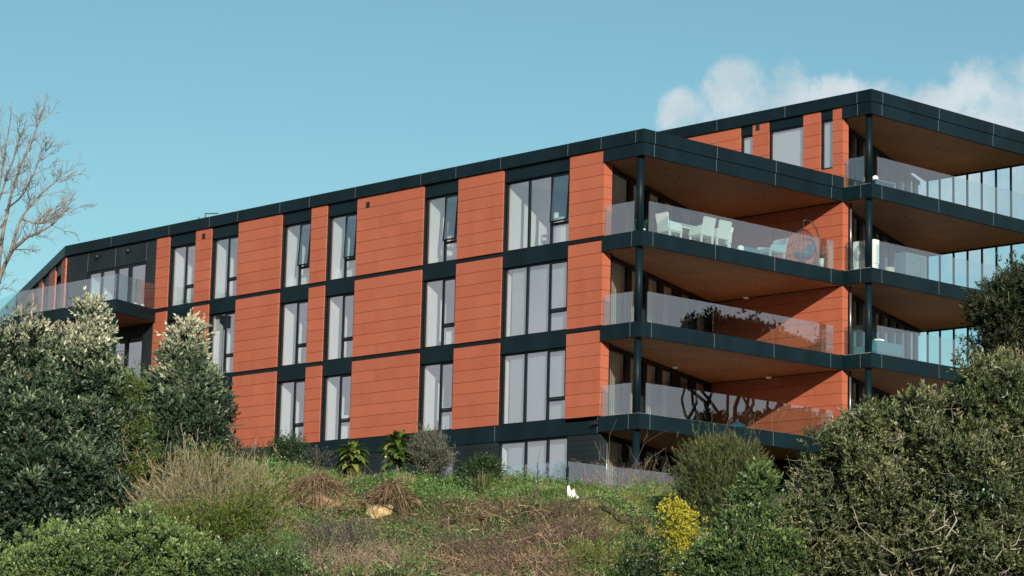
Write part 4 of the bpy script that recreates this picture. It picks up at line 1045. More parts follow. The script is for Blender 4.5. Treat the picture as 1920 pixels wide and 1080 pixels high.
# row in front of the ground floor
plant('round_shrub', 'small rounded dark green shrub in front of the leftmost ground floor wall', 'shrub', gat(541, 81),
      [ell(541, 845, 25, 22, 81), ell(525, 852, 16, 14, 81)], GREEN, BARK, R_(24), 90, 8, 7, limb_n=12, r0=0.03, shoot=0.16, leaf=(0.05, 0.08), wid=0.45, up=0.5, sig=0.1, depth=0.3, vbase=lambda P: np.full(len(P), -0.25))
plant('grey_green_shrub', 'silvery grey green bush between the leafy palms and the dark ground floor wall', 'shrub', gat(806, 79),
      [ell(806, 852, 25, 26, 79), ell(818, 868, 20, 20, 79), ell(797, 836, 15, 16, 79)], GREYG, BARK, R_(25), 170, 9, 8, limb_n=24, r0=0.04, shoot=0.26, leaf=(0.05, 0.09), wid=0.28, up=0.6, sig=0.12, spread=0.5, depth=0.35, tipgain=0.4, twig=0.3, r1=0.005)
plant('box_shrub', 'small dark leafy bush at the left foot of the wide ground floor window', 'shrub', gat(914, 78),
      [ell(912, 880, 24, 18, 78), ell(880, 888, 16, 12, 78)], GREEN, BARK, R_(26), 90, 8, 7, limb_n=12, r0=0.03, shoot=0.14, leaf=(0.04, 0.07), wid=0.5, up=0.4, sig=0.1, depth=0.3, vbase=lambda P: np.full(len(P), -0.2))
for i_, (px_, ry_, rx_, lab_) in enumerate(((462, 16, 26, 'scruffy low bush under the terracotta wall, touching the conical tree'), (500, 12, 22, 'scruffy low bush just left of the small rounded shrub'), (590, 11, 30, 'scruffy low bush between the small rounded shrub and the lower broad leaved plant'))):
    plant('low_bush', lab_, 'bush', gat(px_, 82), [ell(px_, 864, rx_, ry_, 82)], GREYG, BARK, R_(27+i_*100), 36, 8, 7, limb_n=8, r0=0.02, group='low bushes under the wall', shoot=0.18, leaf=(0.05, 0.08), wid=0.4, up=0.6, sig=0.12, depth=0.35, vbase=lambda P: np.full(len(P), -0.3))
# big leaved plants (rosettes on short stems)
ROSM = leafmat('broad_leaf_green', [(0, (0.04, 0.085, 0.022)), (0.5, (0.12, 0.19, 0.04)), (1, (0.30, 0.35, 0.08))], 0.35, 0.35)
def bigleaf(label, px, D, py_top, w_px, n, rg):
    b = gat(px, D); top = at(px, py_top+12, D); h_ = top[2]-b[2]; k = D/F_PX
    t = thing('broad_leaved_plant', label, 'plant', tuple(b), 'broad leaved plants in front of the ground floor')
    Vs, Qs, vs, nv = [], [], [], 0
    Ps, rs = [], []
    for i in range(n):
        a = rg.uniform(0, 2*math.pi); el = rg.uniform(-0.1, 1.25); f0 = np.array([0, 0, h_*rg.uniform(0.22, 0.75)])
        ln = w_px*k*rg.uniform(0.45, 0.62); dv = np.array([math.cos(a)*math.cos(el), math.sin(a)*math.cos(el), math.sin(el)])
        K = 7; s = np.linspace(0, 1, K)[:, None]
        P = f0+dv*ln*s+np.array([0, 0, -1])*ln*0.45*s**2.2
        sd_ = np.cross(dv, [0, 0, 1.0]); sd_ /= np.linalg.norm(sd_)+1e-9
        wv = np.sin(np.clip(np.linspace(-0.05, 1, K), 0, 1)**0.8*math.pi)*ln*0.135+0.010; wv[0] = 0.012; wv[-1] = 0.004
        lift = np.array([0, 0, 0.25])*wv[:, None]
        V = np.concatenate([P+sd_*wv[:, None]+lift, P, P-sd_*wv[:, None]+lift])
        for r_ in range(2):
            for q in range(K-1): Qs.append((nv+r_*K+q, nv+r_*K+q+1, nv+(r_+1)*K+q+1, nv+(r_+1)*K+q))
        vs += [rg.random()]*(2*(K-1)); Vs.append(V); nv += len(V)
        Ps.append(np.linspace([0, 0, -0.1], f0, 5)+rg.normal(size=(5, 3))*0.01); rs.append(np.linspace(0.03, 0.015, 5))
    quads('leaves', np.concatenate(Vs), np.array(Qs), ROSM, t, np.array(vs), smooth=True)
    V, Q = tubes(np.array(Ps), np.array(rs), 5); quads('stems', V, Q, BARK, t, smooth=True)
    return t
bigleaf('broad leaved plant with drooping bright leaves, the lower and left of the two', 659, 80, 812, 76, 120, R_(31))
bigleaf('broad leaved plant with tall upright crown, beside the silvery bush', 745, 80, 788, 78, 140, R_(32))
# stakes with string
STAKE = simple('pale_wooden_stake', (0.50, 0.40, 0.26), 0.8)
for px, py0, py1, D, lab in ((513, 848, 872, 82, 'pale wooden stake left of the small rounded shrub'), (562, 852, 872, 82, 'pale wooden stake right of the small rounded shrub'),
                             (645, 852, 878, 82, 'pale wooden stake at the foot of the lower broad leaved plant'), (721, 835, 875, 82, 'taller pale wooden stake left of the taller broad leaved plant')):
    b = gat(px, D); tp = at(px, py0, D)
    o = obj('wooden_stake', MB().tube([(b[0], b[1], b[2]-0.2), (b[0]+.01, b[1], (b[2]+tp[2])/2), (b[0]+0.02, b[1], tp[2])], 0.035, 6), STAKE, None, False, tuple(b))
    tag(o, lab, 'stake', 'wooden stakes on the bank')
GRASST = [leafmat('long_green_grass', [(0, (0.06, 0.11, 0.025)), (1, (0.20, 0.28, 0.07))], 0.6, 0.35), leafmat('yellow_grass', [(0, (0.13, 0.15, 0.04)), (1, (0.38, 0.34, 0.12))], 0.6, 0.35), leafmat('straw_grass', [(0, (0.16, 0.14, 0.06)), (1, (0.50, 0.40, 0.22))], 0.7, 0.3)]
# ---- flax like tussocks (long arching blades)
FLAX = leafmat('flax_blade', [(0, (0.03, 0.055, 0.02)), (0.6, (0.08, 0.12, 0.035)), (1, (0.22, 0.22, 0.08))], 0.45, 0.3)
DRYB = leafmat('dead_brown_blade', [(0, (0.10, 0.06, 0.035)), (0.5, (0.20, 0.125, 0.075)), (1, (0.34, 0.24, 0.15))], 0.85, 0.2)
def blades(P0, dirs, ln, w, droop, rg, K=6):
    """arching tapered blades -> quads"""
    N_ = len(P0); s = np.linspace(0, 1, K)[None, :, None]
    d = dirs/(np.linalg.norm(dirs, axis=1, keepdims=True)+1e-9)
    P = P0[:, None]+d[:, None]*(ln[:, None, None]*s)+np.array([0, 0, -1.0])*(droop*ln)[:, None, None]*s**2.2
    sd_ = np.cross(d, rg.normal(size=(N_, 3))*0.5+np.array([0, 0, 1.0])); sd_ /= np.linalg.norm(sd_, axis=1, keepdims=True)+1e-9
    wv = w[:, None, None]*(1-s**1.6*0.96)*0.5
    V = np.stack([P-sd_[:, None]*wv, P+sd_[:, None]*wv], 2)          # N,K,2,3
    idx = np.arange(N_*K*2).reshape(N_, K, 2)
    Q = np.stack([idx[:, :-1, 0], idx[:, :-1, 1], idx[:, 1:, 1], idx[:, 1:, 0]], -1).reshape(-1, 4)
    return V.reshape(-1, 3), Q, K-1
def tussock(name, label, cat, base, n, ln, w, droop, spread, M, rg, r=0.15, group=None, part=False):
    a = rg.uniform(0, 2*math.pi, n); sp = np.abs(rg.normal(size=n))*spread
    d = np.stack([np.cos(a)*sp, np.sin(a)*sp, np.ones(n)], 1)
    P0 = np.stack([np.cos(a)*rg.random(n)*r, np.sin(a)*rg.random(n)*r, np.full(n, -0.05)], 1)
    V, Q, k = blades(P0, d, rg.uniform(*ln, n), rg.uniform(*w, n), rg.uniform(0.1, 1, n)*droop, rg)
    o = quads(name, V, Q, M, None, np.repeat(rg.random(n), k)); o.location = base
    return tag(o, label, cat, group)
tussock('flax_plant', 'upright green flax tussock on the bank below the small dark leafy bush', 'plant', gfind(902, 930), 160, (0.5, 1.15), (0.025, 0.05), 0.5, 0.45, FLAX, R_(41))
tussock('flax_plant', 'green flax tussock with bent blades in the middle of the bank', 'plant', gfind(868, 985), 120, (0.4, 0.9), (0.02, 0.04), 0.6, 0.5, FLAX, R_(42))
tussock('flax_plant', 'dark broad flax blades arching beside the low bushes under the terracotta wall', 'plant', gat(487, 76), 26, (0.6, 1.2), (0.05, 0.09), 0.9, 0.7, FLAX, R_(43))
tussock('flax_plant', 'pointed flax leaves at the foot of the two left trees', 'plant', gat(240, 58), 34, (0.8, 1.7), (0.05, 0.08), 0.5, 0.4, FLAX, R_(44))
tussock('flax_plant', 'thin upright flax leaves between the right left-hand tree and the straw bush', 'plant', gat(446, 70), 30, (0.7, 1.5), (0.04, 0.07), 0.3, 0.25, FLAX, R_(45))
tussock('flax_plant', 'short yellow green flax tuft at the bottom edge below centre', 'plant', gat(668, 58.6), 50, (0.3, 0.7), (0.02, 0.04), 0.4, 0.4, LIME, R_(46))
tus = [(612, 905), (668, 900), (760, 905), (842, 912), (938, 915), (1010, 925), (1120, 925), (1185, 945), (1060, 990), (1150, 1010), (1010, 1045), (880, 1040), (780, 1060), (1205, 1000), (700, 1030), (560, 905), (965, 950), (1100, 960)]
gl_ = ['long green grass tuft', 'yellowing grass tuft', 'straw tipped grass tuft']
wh_ = ['beside the left dead grass clump', 'on the crest below the lower broad leaved plant', 'above the right dead grass clump', 'on the crest below the silvery bush', 'right of the upright flax tussock', 'on the crest below the wide ground floor window', 'just right of the white broken board', 'below the right end of the glass fence', 'under the arching bare branch', 'left of the hollow beside the yellow blossom', 'at the bottom edge inside the dark brush', 'in the lower bramble at mid bank', 'at the bottom edge in the bramble', 'close to the left of the yellow blossom', 'below the bare clay', 'at the right edge of the straw bush', 'left of the dark bent branch', 'below the white broken board']
for i_, (px_, py_) in enumerate(tus):
    rr = R_(400+i_)
    tussock('grass_tuft', gl_[i_ % 3]+' '+wh_[i_], 'grass tuft', gfind(px_, py_), 170, (0.25, 0.65), (0.010, 0.020), 0.8, 0.55, GRASST[i_ % 3], rr, r=0.28, group='grass tufts on the bank')
# dead hummocks
def hummock(label, px, py, w_px, h_px, rg, n=900):
    b = gfind(px, py); k = 70/F_PX
    P0 = rg.normal(size=(n, 3))*np.array([w_px*k*0.30, w_px*k*0.30, 0]); P0[:, 2] = h_px*k*rg.uniform(0.5, 1.0, n)*np.exp(-(P0[:, 0]**2+P0[:, 1]**2)/(w_px*k*0.5)**2)
    d = P0*np.array([1.6, 1.6, 0])+np.array([0, 0, 0.25])+rg.normal(size=(n, 3))*0.28
    V, Q, kk = blades(P0, d, rg.uniform(0.25, 0.6, n), rg.uniform(0.012, 0.03, n), rg.uniform(0.4, 1.3, n), rg)
    o = quads('dead_grass_clump', V, Q, DRYB, None, np.repeat(rg.random(n), kk)); o.location = b
    return tag(o, label, 'grass clump', 'dead grass clumps on the bank')
hummock('brown dead grass clump hanging at the left end of the fallen branch', 596, 935, 90, 48, R_(51))
hummock('brown dead grass clump overhanging the bare yellow clay', 732, 945, 75, 45, R_(52))
# bare clay
def claymat():
    m, N, L, b = mat('yellow_clay')
    c, _ = noise_ramp(N, L, 5, [(0.3, (0.40, 0.27, 0.12)), (0.7, (0.62, 0.47, 0.26))], 6)
    L.new(c, b.inputs['Base Color']); b.inputs['Roughness'].default_value = 0.95; return m
def lump(name, label, cat, c, rx, ry, rz, M, rg, n1=24, n2=16, amp=0.18):
    V = []; 
    for i in range(n2+1):
        for j in range(n1):
            a, e = 2*math.pi*j/n1, math.pi*(i/n2-0.5)
            u_ = np.array([math.cos(e)*math.cos(a), math.cos(e)*math.sin(a), math.sin(e)])
            q = 1+amp*(math.sin(3*u_[0]+5*u_[2])+math.sin(4.3*u_[1]+2*u_[0]+1)+0.5*math.sin(9*u_[0]-7*u_[2]+6*u_[1]))*0.5
            V.append(u_*q)
    V = np.array(V); V = V[:, :1]*rx*np.array([[RH[0], RH[1], 0]])+V[:, 1:2]*ry*np.array([[FH[0], FH[1], 0]])+V[:, 2:]*rz*np.array([[0, 0, 1.0]])
    Q = [(i*n1+j, i*n1+(j+1) % n1, (i+1)*n1+(j+1) % n1, (i+1)*n1+j) for i in range(n2) for j in range(n1)]
    o = quads(name, V, np.array(Q), M, None, smooth=True); o.location = c
    return tag(o, label, cat)
CLAY = claymat(); FA = np.array([FH[0], FH[1], 0])
q = gfind(717, 966); lump('clay_outcrop', 'bare pale yellow clay outcrop below the fallen branch', 'clay outcrop', q+FA*0.36+np.array([0, 0, -.06]), 0.66, 0.6, 0.32, CLAY, R_(53), amp=0.26)
m_, N_, L_, b_ = mat('brown_clay'); c_, _ = noise_ramp(N_, L_, 3, [(0.35, (0.13, 0.085, 0.045)), (0.65, (0.34, 0.24, 0.12))], 7); L_.new(c_, b_.inputs['Base Color']); b_.inputs['Roughness'].default_value = 1
q = gfind(615, 952); lump('clay_outcrop', 'darker brown clay face under the left dead grass clump', 'clay outcrop', q+FA*0.5, 0.95, 0.8, 0.42, m_, R_(59), amp=0.3)
# fallen branches
def branch(label, pts, r0, rg, M=BARKD, name='fallen_branch', side=6):
    P = []
    for px, py, dz in pts:
        g_ = gfind(px, py); g_[2] += dz; g_ -= np.array([FH[0], FH[1], 0])*0.25; P.append(g_)
    P = np.array(P); K = 18; tt = np.linspace(0, len(P)-1, K)
    Pi = np.stack([np.interp(tt, np.arange(len(P)), P[:, i]) for i in range(3)], 1)+rg.normal(size=(K, 3))*0.02
    V, Q = tubes(Pi[None], np.linspace(r0, r0*0.3, K)[None], 6)
    for _ in range(side):
        i = rg.integers(4, K-2); d = Pi[i+1]-Pi[i]; d = d/np.linalg.norm(d)+rg.normal(size=3)*0.6; d[2] = abs(d[2])
        l = rg.uniform(0.3, 0.9); sp = Pi[i]+np.outer(np.linspace(0, l, 6), d)+np.cumsum(rg.normal(size=(6, 3))*0.02, 0)
        v2, q2 = tubes(sp[None], np.linspace(r0*0.4, 0.004, 6)[None], 4); Q = np.concatenate([Q, q2+len(V)]); V = np.concatenate([V, v2])
    o = quads(name, V-Pi[0], Q, M, None, smooth=True); o.location = Pi[0]
    return tag(o, label, 'branch', 'fallen branches on the bank')
branch('long dark fallen branch sloping across the bank above the clay outcrop', [(575, 925, .12), (650, 940, .18), (720, 952, .22), (775, 978, .1)], 0.05, R_(54))
branch('thin bare branch arching over the grass below the white scrap', [(985, 1000, .1), (1060, 965, .3), (1120, 955, .25), (1180, 965, .1)], 0.03, R_(55))
branch('dark bent branch standing out of the brown bramble', [(985, 965, 0), (1000, 975, .5), (1008, 960, .75), (1004, 938, 1.0)], 0.03, R_(56), side=3)
branch('grey broken branch lying at the right of the grass', [(1125, 955, .1), (1165, 985, .1), (1210, 985, .1)], 0.04, R_(57))
branch('long grey branch low in the brown bramble at the bottom centre', [(740, 985, .15), (820, 1015, .2), (900, 1035, .15), (960, 1060, .1)], 0.035, R_(58))
# white scrap
b = gfind(1073, 936); k = 70/F_PX
prof = [(-10, 0), (12, 0), (12, 7), (6, 13), (3, 22), (-3, 17), (-6, 28), (-10, 26)]
mb = MB(); V = [b+np.array([RH[0], RH[1], 0])*x*k*0.98+np.array([0, 0, 1])*(z*k-0.03) for x, z in prof]
V2 = [v+np.array([FH[0], FH[1], 0.05])*0.05 for v in V]
n = len(prof); mb.add(V+V2, [tuple(range(n)), tuple(range(n, 2*n))[::-1]]+[(i, n+i, n+(i+1) % n, (i+1) % n) for i in range(n)])
tag(obj('broken_board', mb, simple('white_board', (0.66, 0.66, 0.63), 0.5), None, False, tuple(b)), 'white broken board with a jagged top standing in the grass', 'board')
# bare twiggy shrub at the glass fence
TWIG = simple('red_brown_twig', (0.15, 0.095, 0.075), 0.9, var=0.3, scale=9)
TWIG2 = simple('grey_brown_twig', (0.26, 0.19, 0.14), 0.9, var=0.3, scale=9)
def bare_shrub(label, pxs, D, n, ln, rg, M=TWIG, name='bare_shrub'):
    bp = np.array([gat(px, D+rg.uniform(-0.8, 0.8)) for px in rg.uniform(*pxs, n)])
    c = bp.mean(0)
    d = rg.normal(size=(n, 3))*0.8; d[:, 2] = np.abs(d[:, 2])+0.5
    V, Q = twigs(bp, d, rg.uniform(*ln, n), rg.uniform(0.006, 0.014, n), rg, wob=0.07, grav=0.15)
    j = rg.integers(0, n, n*3); st = bp[j]+d[j]/np.linalg.norm(d[j], axis=1, keepdims=True)*(rg.uniform(*ln, n*3)*rg.uniform(0.2, 0.8, n*3))[:, None]
    dd = d[j]*0.7+rg.normal(size=(n*3, 3))*0.8
    V2, Q2 = twigs(st, dd, rg.uniform(0.2, 0.6, n*3), rg.uniform(0.004, 0.007, n*3), rg)
    o = quads(name, np.concatenate([V, V2])-c, np.concatenate([Q, Q2+len(V)]), M, None); o.location = c
    return tag(o, label, 'shrub')
bare_shrub('leafless reddish twiggy shrub behind and before the low glass fence', (1095, 1285), 76.5, 80, (0.5, 1.5), R_(61))
bare_shrub('tall thin bare twigs rising in front of the ground floor glazing', (1130, 1200), 77.5, 26, (1.2, 2.4), R_(62), TWIG2)

DTWIG = simple('dark_brown_twig', (0.085, 0.06, 0.048), 0.9, var=0.3, scale=9)
bare_shrub('dark tangled leafless brush in the middle of the lower bank', (800, 965), 64, 150, (0.4, 1.15), R_(63), DTWIG, 'dead_brush')
bare_shrub('dark leafless brush right of the bank centre, below the arching bare branch', (965, 1120), 66, 120, (0.4, 1.1), R_(64), DTWIG, 'dead_brush')
bare_shrub('grey brown leafless brush at the bottom edge right of the straw bush', (590, 760), 60.5, 130, (0.4, 0.95), R_(65), TWIG2, 'dead_brush')
plant('scrub_bush', 'low grey leaved bush on the bank below the bare clay', 'bush', gfind(655, 1010), [ell(655, 1012, 48, 24, 64), ell(600, 1020, 40, 26, 62.5)], GREYG, BARK, R_(66), 60, 10, 8, limb_n=14, r0=0.02, shoot=0.2, leaf=(0.04, 0.07), wid=0.4, up=0.5, sig=0.14, depth=0.4, twig=0.4, r1=0.005)
plant('scrub_bush', 'bright green bush at the bottom edge below the bank centre', 'bush', gfind(1120, 1060), [ell(1120, 1062, 46, 22, 60.5), ell(1075, 1075, 40, 18, 60)], LIME, BARK, R_(67), 44, 10, 8, limb_n=10, r0=0.02, shoot=0.2, leaf=(0.04, 0.07), wid=0.4, up=0.5, sig=0.14, depth=0.4, twig=0.3, r1=0.005)

# ---- ground cover: grass, leafy weeds, dead bramble
def scatter(n, rg, D0=56.5, D1=82, L0=-9, L1=9):
    """points on the bank, kept where it can be seen between the trees"""
    Dd = rg.uniform(D0, D1, n); Ll = rg.uniform(L0, L1, n)
    x = CAM[0]+Dd*FH[0]+Ll*RH[0]; y = CAM[1]+Dd*FH[1]+Ll*RH[1]
    P = np.stack([x, y, ground(x, y)], 1); u_, v_, _z = pix(P)
    return P, u_, v_
def patch(P, f, s):
    return np.sin(P[:, 0]*f+s)*np.sin(P[:, 1]*f*1.2+s*2)+0.6*np.sin(P[:, 0]*f*2.3+P[:, 1]*f*1.9+s)
rg = R_(71)
P, u_, v_ = scatter(150000, rg)
upper = np.clip((980-v_)/70, 0, 1)                       # green above, brown bramble lower
right = np.clip((u_-1020)/60, 0, 1)*np.clip((1240-u_)/30, 0, 1)
bram = np.clip((v_-945)/55, 0, 1)*np.clip((u_-560)/60, 0, 1)*np.clip((1110-u_)/90, 0, 1)
bram = np.maximum(bram, np.clip(1-np.hypot((u_-610)/110, (v_-930)/50), 0, 1)*1.6)
prob = np.clip(0.85*np.maximum(upper, right)+0.35+0.25*patch(P, 1.1, 1.0)-0.75*bram, 0.03, 1)
clayhole = np.hypot((u_-717)/48, (v_-966)/18) < 1
keep = (rg.random(len(P)) < prob) & ~clayhole & (u_ > 200) & (u_ < 1330)
Pg, ug, vg = P[keep], u_[keep], v_[keep]
n = len(Pg)
d = rg.normal(size=(n, 3))*0.45; d[:, 2] = 1
V, Q, k = blades(Pg-np.array([0, 0, .03]), d, rg.uniform(0.10, 0.36, n)*np.clip(1+0.55*patch(Pg, 0.6, 4.0), 0.6, 1.9), rg.uniform(0.012, 0.028, n), rg.uniform(0.1, 0.9, n), rg, K=4)
GRASS = leafmat('mixed_grass_blade', [(0, (0.07, 0.135, 0.03)), (0.45, (0.175, 0.26, 0.06)), (0.75, (0.34, 0.32, 0.12)), (1, (0.56, 0.44, 0.25))], 0.6, 0.35)
val = np.clip(0.26+0.08*(vg > 950)+0.24*patch(Pg, 0.8, 2.0)+0.22*rg.normal(size=n)+0.20*np.clip((ug-1000)/100, 0, 1), 0, 1)
tag(quads('grass', V, Q, GRASS, None, np.repeat(val, k)), 'rough mixed green and yellow grass covering the upper bank', 'grass', kind='stuff')
# leafy weeds
rg = R_(72)
P, u_, v_ = scatter(12000, rg)
pr = 0.22+0.5*patch(P, 0.9, 3.0)-0.25*np.clip((u_-980)/60, 0, 1)+0.5*np.exp(-((u_-830)/110)**2-((v_-915)/28)**2)+0.4*np.exp(-((u_-1150)/60)**2-((v_-950)/40)**2)+0.45*np.exp(-((u_-760)/160)**2-((v_-1015)/30)**2)
keep = (rg.random(len(P)) < pr) & (u_ > 180) & (u_ < 1420) & (np.hypot((u_-717)/50, (v_-964)/20) > 1)
Pw = P[keep]; n = len(Pw); kk = 16; j = np.repeat(np.arange(n), kk); m = len(j)
B = Pw[j]+rg.normal(size=(m, 3))*np.array([0.14, 0.14, 0.05])+np.array([0, 0, 1])*(rg.uniform(0.02, 0.25, m)*np.clip(1+1.1*patch(Pw, 0.7, 1.5), 0.6, 2.6)[j])[:, None]
dd = rg.normal(size=(m, 3)); dd[:, 2] = np.abs(dd[:, 2])*0.6+0.1
V, Q = leafverts(B, dd, rg.uniform(0.05, 0.11, m), rg.uniform(0.03, 0.06, m), rg, 0.15)
WEED = leafmat('weed_leaf', [(0, (0.045, 0.11, 0.03)), (0.6, (0.115, 0.215, 0.062)), (1, (0.25, 0.33, 0.13))], 0.45, 0.3)
tag(quads('leafy_weeds', V, Q, WEED, None, np.clip(0.5*rg.random(n)[j]+0.5*rg.random(m), 0, 1)), 'low leafy green weeds spreading over the bank', 'weeds', kind='stuff')
# dead bramble
rg = R_(73)
P, u_, v_ = scatter(26000, rg, 56.5, 76)
pr = np.clip((v_-945)/45, 0, 1)*np.clip(0.5+(u_-760)/120, 0.35, 1)*np.clip((u_-540)/60, 0, 1)*np.clip((1110-u_)/90, 0.06, 1)*(0.7+0.5*patch(P, 0.8, 5.0))
pr = np.maximum(pr, 1.2*np.clip(1-np.hypot((u_-600)/90, (v_-925)/45), 0, 1))
keep = (rg.random(len(P)) < pr*0.9) & (np.hypot((u_-717)/46, (v_-966)/18) > 1)
Pb = P[keep]; n = len(Pb)
d = rg.normal(size=(n, 3)); d[:, 2] = np.abs(d[:, 2])*0.9+0.35
ln = rg.uniform(0.35, 1.1, n)*np.where(rg.random(n) < 0.12, 1.7, 1.0)
V, Q = twigs(Pb-np.array([0, 0, .04]), d, ln, rg.uniform(0.006, 0.016, n), rg, wob=0.09, grav=0.4)
BRM = leafmat('dead_bramble_stem', [(0, (0.05, 0.034, 0.026)), (0.55, (0.15, 0.095, 0.066)), (0.85, (0.28, 0.19, 0.12)), (1, (0.46, 0.36, 0.22))], 0.9, 0.0)
vv = np.repeat(rg.random(n), len(Q)//n)
Pm = Pb[rg.choice(n, 34, replace=False)]; nc = 34*70; jm = np.repeat(np.arange(34), 70)
am = rg.uniform(0, 6.28, nc); rm = np.sqrt(rg.random(nc))*rg.uniform(0.4, 0.9, 34)[jm]
Bm = Pm[jm]+np.stack([np.cos(am)*rm, np.sin(am)*rm, np.zeros(nc)], 1)
dm = np.stack([np.cos(am+rg.normal(size=nc)*0.9), np.sin(am+rg.normal(size=nc)*0.9), rg.uniform(0.7, 2.2, nc)], 1)
Vm, Qm = twigs(Bm-np.array([0, 0, .05]), dm, rg.uniform(0.6, 1.25, nc), rg.uniform(0.006, 0.014, nc), rg, wob=0.07, grav=0.7)
vv = np.concatenate([vv, np.repeat(np.clip(rg.random(nc)*0.75, 0, 1), len(Qm)//nc)]); Q = np.concatenate([Q, Qm+len(V)]); V = np.concatenate([V, Vm])
n2 = n*3; j = rg.integers(0, n, n2)
B = Pb[j]+rg.normal(size=(n2, 3))*np.array([.2, .2, .06])+np.array([0, 0, .12])
dv = rg.normal(size=(n2, 3)); V2, Q2 = leafverts(B, dv, rg.uniform(0.06, 0.14, n2), rg.uniform(0.015, 0.04, n2), rg, 0.4)
tag(quads('dead_bramble', np.concatenate([V, V2]), np.concatenate([Q, Q2+len(V)]), BRM, None, np.concatenate([vv, rg.random(n2)])), 'tangle of dead brown bramble stems on the lower bank', 'bramble', kind='stuff')

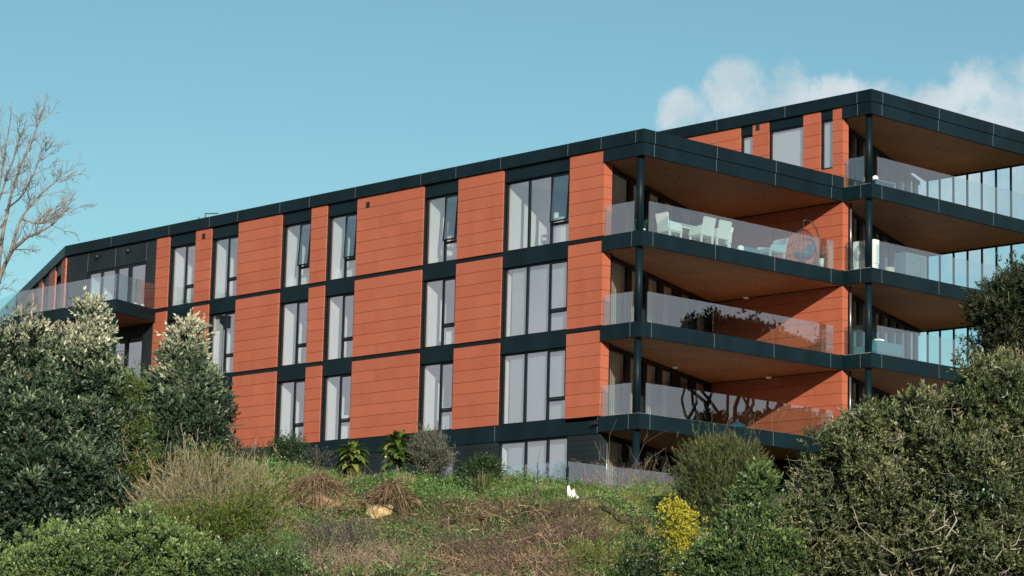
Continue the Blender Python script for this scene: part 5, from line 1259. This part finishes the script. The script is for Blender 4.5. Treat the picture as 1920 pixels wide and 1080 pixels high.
# ---- bare tree at the upper left
def bare_tree():
    rg = R_(81); D = 57
    t = thing('bare_tree', 'leafless tree with fine grey twigs reaching in from the upper left edge', 'tree', tuple(gat(-150, D)))
    b = gat(-150, D)
    segs = []
    def pth(pts, r0, r1, K=14, wob=0.035):
        P = np.array([at(x, y, D+z) for x, y, z in pts]); tt = np.linspace(0, len(P)-1, K)
        Pi = np.stack([np.interp(tt, np.arange(len(P)), P[:, i]) for i in range(3)], 1)
        Pi[1:-1] = (Pi[:-2]+Pi[1:-1]*2+Pi[2:])/4
        Pi[1:] += np.cumsum(rg.normal(size=(K-1, 3))*wob*0.4, 0)
        segs.append((Pi, np.linspace(r0, r1, K))); return Pi
    trunk = np.stack([np.interp(np.linspace(0, 1, 12), [0, 1], [b[i]-(0.3 if i == 2 else 0), at(-70, 660, D)[i]]) for i in range(3)], 1)
    segs.append((trunk, np.linspace(0.12, 0.075, 12)))
    mains = [pth([(-70, 660, 0), (-30, 590, 0), (-2, 520, 0), (22, 470, -.2), (30, 462, -.3)], .060, .040),
             pth([(26, 466, -.3), (55, 440, -.6), (90, 428, -.8), (128, 388, -1)], .04, .010),
             pth([(20, 472, -.2), (45, 400, .3), (68, 378, .5), (100, 348, .8), (112, 330, .9)], .035, .007),
             pth([(-4, 525, 0), (5, 430, .4), (15, 380, .5), (35, 310, .6), (60, 265, .8), (78, 205, 1)], .05, .007),
             pth([(-40, 610, 0), (-25, 470, -.6), (-12, 380, -.8), (2, 300, -1), (18, 180, -1.2)], .055, .007),
             pth([(10, 395, .5), (40, 370, .2), (68, 305, -.1), (88, 272, -.2)], .025, .006),
             pth([(-20, 440, -.7), (10, 330, -.9), (30, 260, -1.1), (45, 225, -1.2)], .028, .006),
             
             pth([(40, 410, .3), (72, 418, .6), (100, 408, .8), (128, 392, 1)], .022, .006)]
    def grow(P, depth, L, r):
        K = len(P)
        for _ in range({0: 13, 1: 5, 2: 2}[depth]):
            i = rg.integers(2 if depth else 4, K-1); d = P[min(i+1, K-1)]-P[i-1]; d /= np.linalg.norm(d)+1e-9
            e = rg.normal(size=3); e -= e@d*d; e /= np.linalg.norm(e)
            nd = d*0.75+e*0.65+np.array([0, 0, .18]); nd /= np.linalg.norm(nd)
            l = L*rg.uniform(0.5, 1.2); k = 8
            S_ = P[i]+np.outer(np.linspace(0, l, k), nd)+np.cumsum(rg.normal(size=(k, 3))*l*0.030, 0)-rg.normal(size=3)*0
            S_[0] = P[i]
            segs.append((S_, np.linspace(r, r*0.45, k)))
            if depth < 2: grow(S_, depth+1, L*0.5, r*0.62)
    for M_ in mains: grow(M_, 0, 0.62, 0.0088)
    VV, QQ, nv = [], [], 0
    for Pp, rr in segs:
        v, q = tubes(Pp[None], rr[None], 5); VV.append(v); QQ.append(q+nv); nv += len(v)
    m, N, L, bs = mat('lichen_bark'); c, _ = noise_ramp(N, L, 6, [(0.35, (0.12, 0.095, 0.085)), (0.55, (0.20, 0.175, 0.145)), (0.7, (0.29, 0.28, 0.23))], 4)
    L.new(c, bs.inputs['Base Color']); bs.inputs['Roughness'].default_value = .9
    nb = sum(len(tubes(Pp[None], rr[None], 5)[1]) for Pp, rr in segs[:10])
    V = np.concatenate(VV); Q = np.concatenate(QQ)
    nvb = sum(len(p_)*5 for p_, _ in segs[:10])
    quads('trunk', V[:nvb], Q[:nb], m, t, smooth=True, loc=b)
    quads('twigs', V[nvb:], Q[nb:]-nvb, m, t, smooth=True, loc=b)
bare_tree()
# pale dry leaf tips beside the right of the left pair
for (x0, y0, x1, y1, lab) in ((436, 798, 463, 795, 'upper pale dry leaf sticking out of the conical tree towards the wall'), (436, 818, 452, 822, 'lower pale dry leaf sticking out of the conical tree towards the wall')):
    A_, B_ = at(x0-14, y0+2, 63.6), at(x1, y1, 63.4)
    V, Q, k = blades(A_[None], (B_-A_)[None], np.array([np.linalg.norm(B_-A_)]), np.array([0.10]), np.array([0.02]), R_(91), 6)
    o = quads('dry_leaf', V-A_, Q, STRAW, None, np.full(k, 1.0)); o.location = A_
    tag(o, lab, 'leaf', 'dry leaves beside the conical tree')
# ---- umbrella pines across the way, beyond the right of the frame: they show as reflections in the balcony glass
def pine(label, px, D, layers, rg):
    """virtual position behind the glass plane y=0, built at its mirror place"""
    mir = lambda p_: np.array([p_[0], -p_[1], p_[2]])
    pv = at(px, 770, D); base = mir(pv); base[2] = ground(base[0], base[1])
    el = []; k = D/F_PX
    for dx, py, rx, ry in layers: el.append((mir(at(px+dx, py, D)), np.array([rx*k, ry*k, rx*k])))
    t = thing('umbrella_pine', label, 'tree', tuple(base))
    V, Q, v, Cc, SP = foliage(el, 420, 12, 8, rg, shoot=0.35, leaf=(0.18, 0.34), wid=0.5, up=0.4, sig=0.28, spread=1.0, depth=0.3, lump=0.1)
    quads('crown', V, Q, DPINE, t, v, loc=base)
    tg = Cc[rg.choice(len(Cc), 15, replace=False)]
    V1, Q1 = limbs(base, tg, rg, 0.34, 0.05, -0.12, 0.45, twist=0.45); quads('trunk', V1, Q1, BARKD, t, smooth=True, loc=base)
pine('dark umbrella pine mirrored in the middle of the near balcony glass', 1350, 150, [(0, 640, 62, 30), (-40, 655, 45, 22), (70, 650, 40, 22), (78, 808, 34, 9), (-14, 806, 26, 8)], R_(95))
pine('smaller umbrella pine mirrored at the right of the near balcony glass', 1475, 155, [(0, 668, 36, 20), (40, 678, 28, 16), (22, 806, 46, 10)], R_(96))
